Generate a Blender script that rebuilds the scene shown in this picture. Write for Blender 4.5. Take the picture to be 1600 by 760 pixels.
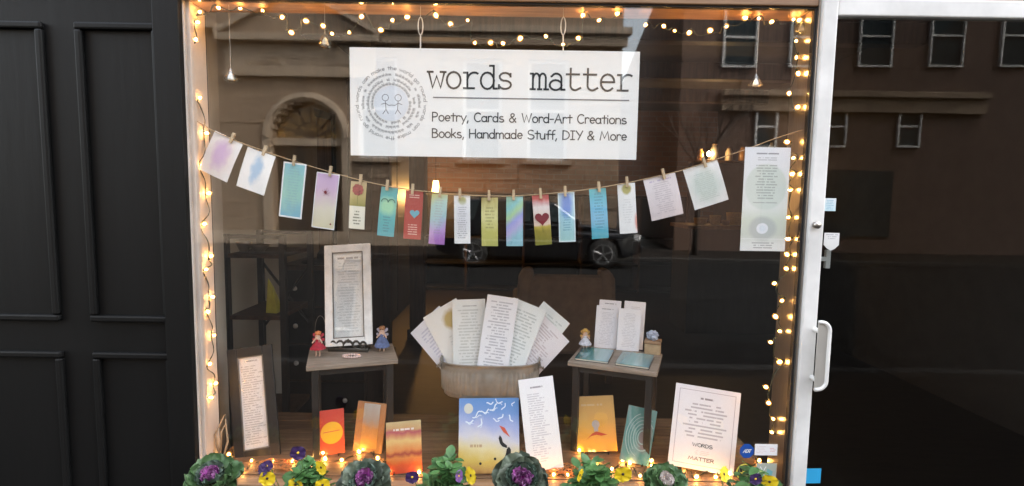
import bpy, bmesh, math, random
from mathutils import Vector, Matrix
R = math.radians
random.seed(7)
scene = bpy.context.scene
for o in list(bpy.data.objects):
    bpy.data.objects.remove(o, do_unlink=True)
COL = scene.collection

# ------------------------------------------------------------------ camera
F_PX = 800.0                       # focal length in photo pixels (photo 1600 x 760)
CAM = Vector((0.0, -1.63, 1.50))
PITCH, ROLL = R(5.0), R(0.9)
fw = Vector((0, math.cos(PITCH), -math.sin(PITCH)))
r0 = Vector((1, 0, 0)); u0 = Vector((0, math.sin(PITCH), math.cos(PITCH)))
rt = r0*math.cos(ROLL) + u0*math.sin(ROLL)
up = u0*math.cos(ROLL) - r0*math.sin(ROLL)
cd = bpy.data.cameras.new('camera'); cam = bpy.data.objects.new('camera', cd); COL.objects.link(cam)
cd.sensor_width = 36.0; cd.sensor_fit = 'HORIZONTAL'; cd.lens = F_PX/1600*36.0
cd.clip_start = 0.02; cd.clip_end = 1500
m = Matrix((rt, up, -fw)).transposed().to_4x4(); m.translation = CAM
cam.matrix_world = m
scene.camera = cam

# ------------------------------------------------------------------ world, sun, exposure
SUN_EL, SUN_AZ = R(50), R(62)      # hazy sun along the street, behind the shop's shoulder
w = bpy.data.worlds.new('World'); scene.world = w; w.use_nodes = True
nt = w.node_tree; bg = nt.nodes['Background']
sky = nt.nodes.new('ShaderNodeTexSky'); sky.sky_type = 'NISHITA'; sky.sun_disc = False
sky.sun_elevation = SUN_EL; sky.sun_rotation = SUN_AZ; sky.air_density = 1.6; sky.dust_density = 4.0; sky.ozone_density = 1.0
hs = nt.nodes.new('ShaderNodeHueSaturation'); hs.inputs['Saturation'].default_value = 0.42
nt.links.new(sky.outputs[0], hs.inputs['Color']); nt.links.new(hs.outputs[0], bg.inputs['Color'])
bg.inputs['Strength'].default_value = 0.15
sd = bpy.data.lights.new('sun', 'SUN'); sun = bpy.data.objects.new('sun', sd); COL.objects.link(sun)
sd.energy = 0.9; sd.angle = R(20); sd.color = (1.0, 0.95, 0.88)
sdir = Vector((math.sin(SUN_AZ)*math.cos(SUN_EL), math.cos(SUN_AZ)*math.cos(SUN_EL), math.sin(SUN_EL)))  # towards the sun
sun.rotation_euler = (-sdir).to_track_quat('-Z', 'Y').to_euler(); sun.location = (9, 2, 12)
vs = scene.view_settings
vs.view_transform = 'Standard'; vs.look = 'None'; vs.gamma = 1.0; vs.use_curve_mapping = False
vs.exposure = 2.8
EMI = 1.0

# ------------------------------------------------------------------ pixel helpers
def ray(px, py):
    return fw + rt*((px-800)/F_PX) - up*((py-380)/F_PX)
def P(px, py, y=0.0):              # point of a pixel on the plane Y = y
    d = ray(px, py); return CAM + d*((y-CAM.y)/d.y)
def G(px, py, z):                  # point of a pixel on the plane Z = z
    d = ray(px, py); return CAM + d*((z-CAM.z)/d.z)
def MR(px, py, W):                 # a thing seen mirrored in the glass, W metres out in the street
    p = P(px, py, W); return Vector((p.x, -p.y, p.z))

# ------------------------------------------------------------------ mesh builder
class MB:
    def __init__(s): s.v = []; s.f = []
    def box(s, c, d, rz=0.0, taper=1.0):
        cx, cy, cz = c; hx, hy, hz = d[0]/2, d[1]/2, d[2]/2; b = len(s.v)
        for sz in (-1, 1):
            k = taper if sz > 0 else 1.0
            for sx, sy in ((-1,-1),(1,-1),(1,1),(-1,1)):
                x, y = sx*hx*k, sy*hy*k
                s.v.append((cx+x*math.cos(rz)-y*math.sin(rz), cy+x*math.sin(rz)+y*math.cos(rz), cz+sz*hz))
        for q in ((0,3,2,1),(4,5,6,7),(0,1,5,4),(1,2,6,5),(2,3,7,6),(3,0,4,7)):
            s.f.append(tuple(b+i for i in q))
        return s
    def b2(s, x0, x1, y0, y1, z0, z1):
        return s.box(((x0+x1)/2, (y0+y1)/2, (z0+z1)/2), (abs(x1-x0), abs(y1-y0), abs(z1-z0)))
    def tube(s, pts, r, n=6, closed=False, rads=None):
        pts = [Vector(p) for p in pts]; b = len(s.v); N = len(pts); prev = None
        for i, p in enumerate(pts):
            if closed: t = pts[(i+1) % N]-pts[i-1]
            else: t = pts[min(i+1, N-1)]-pts[max(i-1, 0)]
            if t.length < 1e-9: t = Vector((0,0,1))
            t.normalize()
            if prev is None:
                a = t.orthogonal().normalized()
            else:
                a = prev - t*prev.dot(t)
                a = a.normalized() if a.length > 1e-6 else t.orthogonal().normalized()
            prev = a; c = t.cross(a); rr = rads[i] if rads else r
            for k in range(n):
                th = 2*math.pi*k/n
                s.v.append(tuple(p + a*(rr*math.cos(th)) + c*(rr*math.sin(th))))
        for i in range(N if closed else N-1):
            j = (i+1) % N
            for k in range(n):
                l = (k+1) % n
                s.f.append((b+i*n+k, b+i*n+l, b+j*n+l, b+j*n+k))
        if not closed:
            s.f.append(tuple(b+k for k in reversed(range(n)))); s.f.append(tuple(b+(N-1)*n+k for k in range(n)))
        return s
    def lathe(s, prof, n=16, c=(0,0,0), axis='Z', sx=1.0, sy=1.0):
        b = len(s.v)
        for r_, h in prof:
            for k in range(n):
                th = 2*math.pi*k/n; x, y = r_*math.cos(th)*sx, r_*math.sin(th)*sy
                q = (x, y, h) if axis == 'Z' else (x, h, y) if axis == 'Y' else (h, x, y)
                s.v.append((c[0]+q[0], c[1]+q[1], c[2]+q[2]))
        for i in range(len(prof)-1):
            for k in range(n):
                l = (k+1) % n
                s.f.append((b+i*n+k, b+i*n+l, b+(i+1)*n+l, b+(i+1)*n+k))
        s.f.append(tuple(b+k for k in reversed(range(n)))); s.f.append(tuple(b+(len(prof)-1)*n+k for k in range(n)))
        return s
    def prism(s, poly, y0, y1):     # poly in XZ, extruded along Y
        b = len(s.v); n = len(poly)
        for y in (y0, y1):
            for x, z in poly: s.v.append((x, y, z))
        s.f.append(tuple(b+i for i in range(n))); s.f.append(tuple(b+n+i for i in reversed(range(n))))
        for i in range(n):
            j = (i+1) % n; s.f.append((b+i, b+n+i, b+n+j, b+j))
        return s
    def stroke(s, pts, t, y):       # flat ink stroke in XZ
        n = len(pts); b = len(s.v)
        for i in range(n):
            a = Vector(pts[max(i-1, 0)]); c = Vector(pts[min(i+1, n-1)]); p = Vector(pts[i])
            d1 = (p-a).normalized() if (p-a).length > 1e-9 else (c-p).normalized()
            d2 = (c-p).normalized() if (c-p).length > 1e-9 else d1
            d = (d1+d2); d = d.normalized() if d.length > 1e-6 else d1
            nn = Vector((-d.y, d.x)); k = min(1.6, 1/max(0.3, abs(nn.dot(Vector((-d1.y, d1.x))))))
            e = (d1*(-t*0.35) if i == 0 else d2*(t*0.35) if i == n-1 else Vector((0, 0)))
            for sg in (1, -1):
                q = p + e + nn*(sg*t/2*k); s.v.append((q.x, y, q.y))
        for i in range(n-1):
            s.f.append((b+2*i, b+2*i+1, b+2*i+3, b+2*i+2))
        return s
    def poly(s, pts, y):            # flat filled outline in XZ
        b = len(s.v)
        for x, z in pts: s.v.append((x, y, z))
        s.f.append(tuple(range(b, b+len(pts)))); return s
    def mesh(s, name, mat, smooth=False):
        me = bpy.data.meshes.new(name); me.from_pydata(s.v, [], s.f); me.update()
        if smooth:
            me.polygons.foreach_set('use_smooth', [True]*len(me.polygons))
        if mat: me.materials.append(mat)
        bm = bmesh.new(); bm.from_mesh(me); bmesh.ops.recalc_face_normals(bm, faces=bm.faces); bm.to_mesh(me); bm.free()
        return me
    def build(s, name, mat, parent=None, smooth=False, bevel=0, loc=None):
        return link(name, s.mesh(name, mat, smooth), parent, bevel, loc)
def link(name, me, parent=None, bevel=0, loc=None):
    o = bpy.data.objects.new(name, me); COL.objects.link(o)
    if parent: o.parent = parent
    if loc is not None: o.location = loc
    if bevel:
        md = o.modifiers.new('bevel', 'BEVEL'); md.width = bevel; md.segments = 2; md.limit_method = 'ANGLE'
    return o
def tag(o, label, cat, group=None, kind=None):
    if label: o['label'] = label
    if cat: o['category'] = cat
    if group: o['group'] = group
    if kind: o['kind'] = kind
    return o
def thing(name, label, cat, loc=(0,0,0), group=None, mat=None, rz=0):
    o = bpy.data.objects.new(name, None); COL.objects.link(o); o.empty_display_size = 0.05
    if mat is not None: o.matrix_world = mat
    else: o.location = loc; o.rotation_euler = (0, 0, rz)
    return tag(o, label, cat, group)
def structure(o): o['kind'] = 'structure'; return o
def frame3(bl, br, tl):            # matrix at the foot of an upright or leaning panel
    X = (br-bl); wd = X.length; X.normalize()
    Z = tl-bl; Z = Z - X*Z.dot(X); ht = Z.length; Z.normalize(); Y = Z.cross(X)
    mm = Matrix((X, Y, Z)).transposed().to_4x4(); mm.translation = (bl+br)/2
    return mm, wd, ht
def panel_px(bl, br, tl, yb, yr=None, yt=None):
    return frame3(P(*bl, yb), P(*br, yb if yr is None else yr), P(*tl, yb if yt is None else yt))

# ------------------------------------------------------------------ materials
class NT:
    def __init__(s, name):
        s.m = bpy.data.materials.new(name); s.m.use_nodes = True; s.t = s.m.node_tree
        s.b = s.t.nodes['Principled BSDF']; s.out = s.t.nodes['Material Output']
    def n(s, typ, **kw):
        nd = s.t.nodes.new(typ)
        for k, v in kw.items(): setattr(nd, k, v)
        return nd
    def put(s, sock, v):
        if hasattr(v, 'is_output'): s.t.links.new(v, sock)
        else: sock.default_value = v
    def M(s, op, a, b=None, c=None, clamp=False):
        nd = s.n('ShaderNodeMath', operation=op); nd.use_clamp = clamp
        for i, x in enumerate((a, b, c)):
            if x is not None: s.put(nd.inputs[i], x)
        return nd.outputs[0]
    def mix(s, f, a, b, mode='MIX'):
        nd = s.n('ShaderNodeMix', data_type='RGBA', blend_type=mode)
        s.put(nd.inputs[0], f)
        s.put(nd.inputs[6], a if hasattr(a, 'is_output') else (*a[:3], 1)); s.put(nd.inputs[7], b if hasattr(b, 'is_output') else (*b[:3], 1))
        return nd.outputs[2]
    def noise(s, vec, scale, detail=3, rough=0.55):
        nd = s.n('ShaderNodeTexNoise'); nd.inputs['Scale'].default_value = scale; nd.inputs['Detail'].default_value = detail; nd.inputs['Roughness'].default_value = rough
        if vec is not None: s.t.links.new(vec, nd.inputs['Vector'])
        return nd.outputs['Fac']
    def ramp(s, f, stops):
        nd = s.n('ShaderNodeValToRGB'); cr = nd.color_ramp
        while len(cr.elements) < len(stops): cr.elements.new(0.5)
        for e, (p, c) in zip(cr.elements, stops): e.position = p; e.color = (*c[:3], 1)
        s.t.links.new(f, nd.inputs[0]); return nd.outputs[0]
    def bump(s, h, strength=0.3, dist=0.01):
        nd = s.n('ShaderNodeBump'); nd.inputs['Strength'].default_value = strength; nd.inputs['Distance'].default_value = dist
        s.t.links.new(h, nd.inputs['Height']); s.t.links.new(nd.outputs[0], s.b.inputs['Normal'])
    def coord(s, which='Object'):
        return s.n('ShaderNodeTexCoord').outputs[which]
def mat(name, col, rough=0.5, metal=0.0, var=0.0, vscale=8.0, bump=0.0, bscale=40.0, spec=0.5, coat=0.0, stretch=None):
    q = NT(name); b = q.b
    b.inputs['Roughness'].default_value = rough; b.inputs['Metallic'].default_value = metal
    b.inputs['Specular IOR Level'].default_value = spec; b.inputs['Coat Weight'].default_value = coat
    vec = q.coord('Object')
    if stretch:
        mp = q.n('ShaderNodeMapping'); mp.inputs['Scale'].default_value = stretch; q.t.links.new(vec, mp.inputs[0]); vec = mp.outputs[0]
    if var:
        f = q.noise(vec, vscale, 5)
        f2 = q.M('MULTIPLY_ADD', q.M('SUBTRACT', f, 0.5), 2.4, 0.5, clamp=True)
        lo = tuple(c*(1-var) for c in col); hi = tuple(min(1, c*(1+var)) for c in col)
        q.t.links.new(q.mix(f2, lo, hi), b.inputs['Base Color'])
    else: b.inputs['Base Color'].default_value = (*col, 1)
    if bump: q.bump(q.noise(vec, bscale, 4), bump, 0.004)
    return q.m
def emit(name, col, strength):
    q = NT(name); b = q.b; b.inputs['Base Color'].default_value = (*col, 1)
    b.inputs['Emission Color'].default_value = (*col, 1); b.inputs['Emission Strength'].default_value = strength
    return q.m
def printmat(name, ramp, direction=(0, 1), warp=0.0, wscale=4.0, blots=(), text=(), border=None, rough=0.55, coat=0.0, grain=0.03, seed=0.0):
    """Printed paper: colour ramp, watercolour blots and rows of small print, in the sheet's own 0..1 space."""
    q = NT(name); b = q.b; b.inputs['Roughness'].default_value = rough; b.inputs['Coat Weight'].default_value = coat; b.inputs['Coat Roughness'].default_value = 0.12
    g = q.coord('Generated'); sp = q.n('ShaderNodeSeparateXYZ'); q.t.links.new(g, sp.inputs[0]); u, v = sp.outputs[0], sp.outputs[2]
    cb = q.n('ShaderNodeCombineXYZ'); q.t.links.new(u, cb.inputs[0]); q.t.links.new(v, cb.inputs[1]); cb.inputs[2].default_value = seed
    nz = q.noise(cb.outputs[0], wscale, 4); nzc = q.M('SUBTRACT', nz, 0.5)
    t = q.M('ADD', q.M('MULTIPLY', u, direction[0]), q.M('MULTIPLY', v, direction[1]))
    if warp: t = q.M('ADD', t, q.M('MULTIPLY', nzc, warp))
    col = q.ramp(t, ramp) if len(ramp) > 1 else None
    if col is None: col = q.mix(0.0, ramp[0][1], ramp[0][1])
    for (cx, cy, rx, ry, c, soft, rag) in blots:
        du = q.M('DIVIDE', q.M('SUBTRACT', u, cx), rx); dv = q.M('DIVIDE', q.M('SUBTRACT', v, cy), ry)
        d = q.M('SQRT', q.M('ADD', q.M('MULTIPLY', du, du), q.M('MULTIPLY', dv, dv)))
        d = q.M('ADD', d, q.M('MULTIPLY', nzc, rag))
        f = q.M('DIVIDE', q.M('SUBTRACT', 1.0 + soft/2, d), max(soft, 0.02), clamp=True)
        col = q.mix(f, col, c)
    for (x0, x1, y0, y1, rows, c, amt, cen) in text:
        uu = q.M('DIVIDE', q.M('SUBTRACT', u, x0), x1-x0); vv = q.M('DIVIDE', q.M('SUBTRACT', v, y0), y1-y0)
        rr = q.M('MULTIPLY', vv, float(rows)); row = q.M('FLOOR', rr); fr = q.M('FRACT', rr)
        band = q.M('MULTIPLY', q.M('GREATER_THAN', fr, 0.28), q.M('LESS_THAN', fr, 0.74))
        c1 = q.n('ShaderNodeCombineXYZ'); q.t.links.new(q.M('MULTIPLY', uu, 9.0), c1.inputs[0]); q.t.links.new(q.M('MULTIPLY', row, 7.31), c1.inputs[1]); c1.inputs[2].default_value = seed+3.7
        word = q.M('GREATER_THAN', q.noise(c1.outputs[0], 1.0, 2), 0.42)
        wn = q.n('ShaderNodeTexWhiteNoise', noise_dimensions='1D'); q.t.links.new(q.M('ADD', row, seed*3.1+0.5), wn.inputs['W'])
        ln = q.M('MULTIPLY_ADD', wn.outputs['Value'], 0.42, 0.58)
        dist = q.M('MULTIPLY', q.M('ABSOLUTE', q.M('SUBTRACT', uu, 0.5)), 2.0) if cen else uu
        inl = q.M('MULTIPLY', q.M('LESS_THAN', dist, ln), q.M('GREATER_THAN', uu, 0.0))
        inv = q.M('MULTIPLY', q.M('GREATER_THAN', vv, 0.0), q.M('LESS_THAN', vv, 1.0))
        f = q.M('MULTIPLY', q.M('MULTIPLY', q.M('MULTIPLY', band, word), q.M('MULTIPLY', inl, inv)), amt)
        col = q.mix(f, col, c)
    if border:
        bw, bh, bc = border
        e = q.M('MAXIMUM', q.M('DIVIDE', q.M('ABSOLUTE', q.M('SUBTRACT', u, 0.5)), 0.5-bw), q.M('DIVIDE', q.M('ABSOLUTE', q.M('SUBTRACT', v, 0.5)), 0.5-bh))
        col = q.mix(q.M('GREATER_THAN', e, 1.0), col, bc)
    if grain:
        gf = q.noise(cb.outputs[0], 14, 4); col = q.mix(q.M('MULTIPLY', gf, grain*4), col, (0.45, 0.42, 0.38))
    q.t.links.new(col, b.inputs['Base Color'])
    return q.m
def glassmat(name, r0_=0.07, tint=(0.99, 0.995, 0.992), rough=0.0):
    q = NT(name); t = q.t
    lw = q.n('ShaderNodeLayerWeight'); lw.inputs[0].default_value = 0.5
    f = q.M('MULTIPLY_ADD', q.M('POWER', lw.outputs['Facing'], 5.0), 1-r0_, r0_)
    tr = q.n('ShaderNodeBsdfTransparent'); tr.inputs[0].default_value = (*tint, 1)
    gl = q.n('ShaderNodeBsdfGlossy'); gl.inputs['Roughness'].default_value = rough; gl.inputs['Color'].default_value = (1, 1, 1, 1)
    mx = q.n('ShaderNodeMixShader'); t.links.new(f, mx.inputs[0]); t.links.new(tr.outputs[0], mx.inputs[1]); t.links.new(gl.outputs[0], mx.inputs[2])
    t.links.new(mx.outputs[0], q.out.inputs[0]); t.nodes.remove(q.b)
    return q.m
def woodmat(name, a, b_, scale=(1.2, 14, 14), rough=0.55, bump=0.15):
    q = NT(name); mp = q.n('ShaderNodeMapping'); mp.inputs['Scale'].default_value = scale
    q.t.links.new(q.coord('Object'), mp.inputs[0])
    f = q.noise(mp.outputs[0], 4.0, 6, 0.6); f2 = q.M('MULTIPLY_ADD', q.M('SUBTRACT', f, 0.5), 3.0, 0.5, clamp=True)
    oi = q.n('ShaderNodeObjectInfo'); f2 = q.M('ADD', f2, q.M('MULTIPLY_ADD', oi.outputs['Random'], 0.5, -0.25), clamp=True)
    q.t.links.new(q.mix(f2, a, b_), q.b.inputs['Base Color']); q.b.inputs['Roughness'].default_value = rough
    q.bump(f, bump, 0.003); return q.m
def brickmat(name, c1, c2, mortar, bw=0.22, bh=0.075, rough=0.85):
    q = NT(name); tc = q.coord('Object'); sp = q.n('ShaderNodeSeparateXYZ'); q.t.links.new(tc, sp.inputs[0])
    cb = q.n('ShaderNodeCombineXYZ'); q.t.links.new(q.M('ADD', sp.outputs[0], sp.outputs[1]), cb.inputs[0]); q.t.links.new(sp.outputs[2], cb.inputs[1])
    br = q.n('ShaderNodeTexBrick'); q.t.links.new(cb.outputs[0], br.inputs['Vector'])
    br.inputs['Color1'].default_value = (*c1, 1); br.inputs['Color2'].default_value = (*c2, 1); br.inputs['Mortar'].default_value = (*mortar, 1)
    br.inputs['Scale'].default_value = 1.0; br.inputs['Brick Width'].default_value = bw; br.inputs['Row Height'].default_value = bh; br.inputs['Mortar Size'].default_value = bh*0.08
    f = q.noise(tc, 3.0, 5); q.t.links.new(q.mix(q.M('MULTIPLY', f, 0.5), br.outputs['Color'], tuple(x*0.5 for x in c1)), q.b.inputs['Base Color'])
    q.b.inputs['Roughness'].default_value = rough; q.bump(br.outputs['Fac'], -0.4, 0.01); return q.m

K = {}
K['glass'] = glassmat('window_glass_material', 0.054, rough=0.022)
K['doorglass'] = glassmat('door_glass_material', 0.02, (0.8, 0.82, 0.82))
K['pane'] = mat('dark_pane', (0.035, 0.045, 0.048), 0.3, spec=0.04, var=0.3, vscale=0.8)
K['black_paint'] = mat('black_shopfront_paint', (0.005, 0.005, 0.005), 0.5, spec=0.2, var=0.2, vscale=5, bump=0.22, bscale=35, stretch=(1, 1, .12))
K['cream'] = mat('cream_painted_wood', (0.64, 0.56, 0.50), 0.5, var=0.12, vscale=9, bump=0.12, bscale=30)
K['headwood'] = woodmat('brown_varnished_head', (0.16, 0.085, 0.045), (0.28, 0.16, 0.085), (1.5, 14, 14))
K['alu'] = mat('brushed_bronze_metal', (0.36, 0.33, 0.30), 0.28, 0.85, var=0.15, vscale=30, stretch=(8, 8, .4))
K['white_metal'] = mat('white_enamel_metal', (0.68, 0.67, 0.65), 0.34, var=0.16, vscale=7, bump=0.06, bscale=20)
K['gasket'] = mat('black_rubber', (0.012, 0.012, 0.012), 0.6)
K['plank'] = woodmat('display_floor_wood', (0.10, 0.055, 0.030), (0.24, 0.14, 0.075))
K['tabletop'] = woodmat('weathered_grey_wood', (0.17, 0.135, 0.105), (0.32, 0.26, 0.205), (2, 22, 22))
K['black_wood'] = mat('black_stained_wood', (0.018, 0.016, 0.015), 0.5, var=0.3, vscale=20, bump=0.1, stretch=(1, 1, .2))
K['dark_brown'] = woodmat('dark_brown_wood', (0.030, 0.018, 0.012), (0.075, 0.042, 0.026), (10, 10, 1))
K['mid_brown'] = woodmat('oak_brown_wood', (0.13, 0.075, 0.04), (0.26, 0.155, 0.085), (10, 10, 1))
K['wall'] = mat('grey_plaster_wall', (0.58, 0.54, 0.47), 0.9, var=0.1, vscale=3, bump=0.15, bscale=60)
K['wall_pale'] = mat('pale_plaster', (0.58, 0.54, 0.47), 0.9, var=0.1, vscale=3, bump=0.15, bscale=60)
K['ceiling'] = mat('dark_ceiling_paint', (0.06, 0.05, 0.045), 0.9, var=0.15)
K['shopfloor'] = woodmat('shop_floor_wood', (0.012, 0.008, 0.006), (0.03, 0.02, 0.014))
K['ibrick'] = brickmat('interior_brick', (0.28, 0.15, 0.09), (0.20, 0.11, 0.07), (0.22, 0.19, 0.16))
K['twine'] = mat('jute_twine', (0.42, 0.30, 0.17), 0.9, bump=0.4, bscale=400)
K['pin'] = woodmat('clothespin_wood', (0.45, 0.33, 0.20), (0.62, 0.48, 0.31), (40, 40, 8))
K['wire'] = mat('dark_green_wire', (0.020, 0.028, 0.015), 0.5)
K['bulb'] = emit('warm_bulb', (1.0, 0.48, 0.12), 32)
q = NT('amber_bulb_halo'); tr_ = q.n('ShaderNodeBsdfTransparent'); ee = q.n('ShaderNodeEmission'); ee.inputs[0].default_value = (1.0, .40, .08, 1); ee.inputs[1].default_value = 0.45
mx = q.n('ShaderNodeMixShader'); mx.inputs[0].default_value = .30; q.t.links.new(tr_.outputs[0], mx.inputs[1]); q.t.links.new(ee.outputs[0], mx.inputs[2]); q.t.links.new(mx.outputs[0], q.out.inputs[0]); K['bulb_halo'] = q.m  # see-through emissive shell: amber halo painted round each bulb core
K['socket'] = mat('bulb_socket', (0.03, 0.04, 0.02), 0.5)
K['steel'] = mat('galvanised_steel', (0.31, 0.285, 0.245), 0.5, 0.35, var=0.25, vscale=14, bump=0.1, bscale=50)
K['ink'] = mat('black_ink', (0.018, 0.018, 0.020), 0.6)
K['ink_grey'] = mat('grey_ink', (0.17, 0.17, 0.18), 0.7)
K['white_paper'] = mat('white_card', (0.78, 0.78, 0.77), 0.6, var=0.03, vscale=30)
K['crystal'] = None

# ------------------------------------------------------------------ single-stroke lettering
def arc(cx, cy, rx, ry, a0, a1, n=9):
    return [(cx+rx*math.cos(R(a0+(a1-a0)*i/(n-1))), cy+ry*math.sin(R(a0+(a1-a0)*i/(n-1)))) for i in range(n)]
HAND = {
 'P': ([[(0,-.02),(0.01,.75)], [(0.01,.73)]+arc(.17,.545,.22,.19,85,-85)+[(.01,.34)]], .5),
 'C': ([arc(.29,.37,.28,.37,48,312,13)], .58),
 'W': ([[(0,.75),(.17,0),(.35,.62),(.53,0),(.72,.75)]], .82),
 'A': ([[(0,0),(.27,.75),(.52,-.01)], [(.09,.26),(.44,.27)]], .62),
 'B': ([[(0.02,0),(0.02,.75)], [(.02,.74)]+arc(.18,.57,.2,.17,85,-85,7)+[(.02,.4)], [(.1,.4)]+arc(.2,.2,.25,.2,80,-85,8)+[(.02,0)]], .55),
 'H': ([[(0,0),(0,.75)], [(.46,0),(.46,.75)], [(0,.38),(.46,.39)]], .58),
 'S': ([arc(.24,.56,.22,.19,40,270,9)+arc(.24,.18,.25,.19,88,-150,10)], .56),
 'D': ([[(0.02,0),(0.02,.75)], [(0.02,.74)]+arc(.1,.37,.42,.37,82,-82,11)+[(.02,0)]], .62),
 'I': ([[(.16,0),(.16,.74)], [(0,.74),(.32,.74)], [(0,0),(.32,0)]], .42),
 'Y': ([[(0,.75),(.26,.38)], [(.52,.75),(.17,-.02)]], .56),
 'M': ([[(0,0),(.12,.74),(.34,.15),(.58,.74),(.70,0)]], .82),
 'O': ([arc(.3,.37,.3,.38,90,450,17)], .68),
 'R': ([[(0,0),(0,.75)], [(0,.74)]+arc(.18,.56,.21,.18,85,-85,7)+[(0,.38)], [(.14,.38),(.44,0)]], .54),
 'T': ([[(.25,0),(.25,.74)], [(0,.74),(.5,.74)]], .56),
 'E': ([[(.4,.74),(0,.74),(0,0),(.42,0)], [(0,.39),(.34,.39)]], .5),
 'o': ([arc(.2,.24,.2,.24,90,450,13)], .48),
 'e': ([[(.03,.24),(.37,.26)]+arc(.2,.25,.18,.23,10,315,11)], .46),
 't': ([[(.17,.68),(.17,0)], [(0,.47),(.34,.48)]], .4),
 'r': ([[(.03,.47),(.03,0)], [(.03,.28)]+arc(.19,.28,.16,.2,160,40,6)], .38),
 'y': ([[(0,.47),(.2,.04)], [(.4,.48),(.1,-.24)]], .46),
 'a': ([arc(.19,.23,.19,.23,50,400,12), [(.38,.46),(.37,.15),(.41,0)]], .49),
 'd': ([arc(.19,.23,.19,.23,50,400,12), [(.38,.78),(.38,0)]], .5),
 's': ([arc(.17,.355,.15,.115,45,265,7)+arc(.17,.12,.17,.12,85,-150,8)], .42),
 'n': ([[(.02,.47),(.02,0)], [(.02,.3)]+arc(.2,.28,.18,.19,160,10,7)+[(.38,0)]], .49),
 'i': ([[(.03,.46),(.03,0)], [(.03,.63),(.03,.68)]], .17),
 'k': ([[(.02,.76),(.02,0)], [(.32,.46),(.03,.2)], [(.12,.27),(.36,0)]], .45),
 'm': ([[(.02,.47),(.02,0)], [(.02,.3)]+arc(.16,.3,.14,.17,160,10,6)+[(.3,0)], [(.3,.3)]+arc(.45,.3,.14,.17,160,10,6)+[(.59,0)]], .70),
 'u': ([[(.01,.47),(.02,.2)]+arc(.19,.17,.17,.17,190,330,7)+[(.37,.47)], [(.37,.47),(.38,0)]], .49),
 'f': ([arc(.28,.62,.14,.14,70,180,6)+[(.14,0)], [(0,.42),(.3,.43)]], .36),
 'c': ([arc(.2,.24,.19,.23,45,315,9)], .42),
 'w': ([[(0,.47),(.13,0),(.26,.4),(.39,0),(.52,.47)]], .60),
 'g': ([arc(.19,.23,.19,.23,50,400,10), [(.38,.46),(.38,-.08)]+arc(.2,-.1,.18,.14,0,-150,6)], .5),
 'l': ([[(.03,.77),(.03,0)]], .17),
 'h': ([[(.02,.77),(.02,0)], [(.02,.3)]+arc(.2,.28,.18,.19,160,10,7)+[(.38,0)]], .49),
 '&': ([[(.5,0),(.12,.52)]+arc(.24,.6,.13,.13,200,-30,8)+[(.1,.32)]+arc(.2,.17,.19,.17,140,300,8)+[(.48,.34)]], .62),
 ',': ([[(.08,.06),(.02,-.14)]], .2), '-': ([[(0,.3),(.26,.3)]], .36), ' ': ([], .36),
}
def sf(x0, x1, y): return [(x0, y), (x1, y)]
TYPE = {   # typewriter face, every letter 0.6 wide
 'w': [[(.03,.46),(.16,0),(.30,.34),(.44,0),(.57,.46)], sf(-.02,.17,.46), sf(.43,.62,.46)],
 'o': [arc(.3,.225,.24,.24,90,450,17)],
 'r': [[(.18,.45),(.18,0)], sf(.05,.18,.45), sf(.05,.42,0), [(.18,.24)]+arc(.42,.22,.24,.24,165,60,8)],
 'd': [arc(.28,.225,.23,.24,0,360,17), sf(.36,.50,.66), [(.50,.66),(.50,0)], sf(.5,.62,0)],
 's': [[(.49,.44),(.49,.35)], arc(.30,.345,.19,.115,25,255,9)+arc(.30,.115,.21,.12,80,-155,10), [(.09,.0),(.09,.11)]],
 'm': [[(.08,.45),(.08,0)], sf(-.01,.08,.45), sf(-.01,.16,0), [(.08,.3)]+arc(.20,.32,.11,.14,160,10,6)+[(.31,0)], sf(.25,.39,0), [(.31,.3)]+arc(.42,.32,.11,.14,160,10,6)+[(.53,0)], sf(.47,.62,0)],
 'a': [[(.12,.38)]+arc(.30,.31,.18,.155,150,10,7)+[(.48,0)], sf(.48,.60,0), arc(.28,.13,.21,.145,40,360,13)],
 't': [[(.2,.62),(.2,.12)]+arc(.36,.13,.16,.14,190,300,7)+[(.55,.06)], sf(.05,.5,.45)],
 'e': [[(.07,.24),(.53,.24)]+arc(.3,.225,.235,.24,5,318,15)],
 ' ': [],
}
def write_hand(mb, s, x0, x1, z, cap, t, y=-0.0008):
    """Lay a line of hand lettering between x0 and x1 on baseline z, capital height cap."""
    sc = cap/0.75; total = sum(HAND[c][1] for c in s)*sc; kx = (x1-x0)/total; x = x0
    for c in s:
        st, adv = HAND[c]
        for p in st: mb.stroke([(x+a*sc*kx, z+b*sc) for a, b in p], t, y)
        x += adv*sc*kx
def write_ring(mb, s, r, cx, cz, size, t, y, start=90, clockwise=True, span=360, dash=False):
    tot = sum(HAND[c][1] for c in s); ang = start
    for c in s:
        st, adv = HAND[c]; da = span*adv/tot
        for p in st:
            pts = []
            for a, b in p:
                th = R(ang - da*(a/max(adv, .01))*0.95); rr = r+(b-0.2)*size
                pts.append((cx+rr*math.cos(th), cz+rr*math.sin(th)))
            mb.stroke(pts, t, y)
        ang -= da
def heart(cx, cz, s, n=22):
    out = []
    for i in range(n):
        t = 2*math.pi*i/n
        out.append((cx + s*math.sin(t)**3, cz + s*(13*math.cos(t)-5*math.cos(2*t)-2*math.cos(3*t)-math.cos(4*t))/16))
    return out
def disc(cx, cz, rx, rz=None, n=20):
    rz = rz or rx; return [(cx+rx*math.cos(2*math.pi*i/n), cz+rz*math.sin(2*math.pi*i/n)) for i in range(n)]
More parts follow.
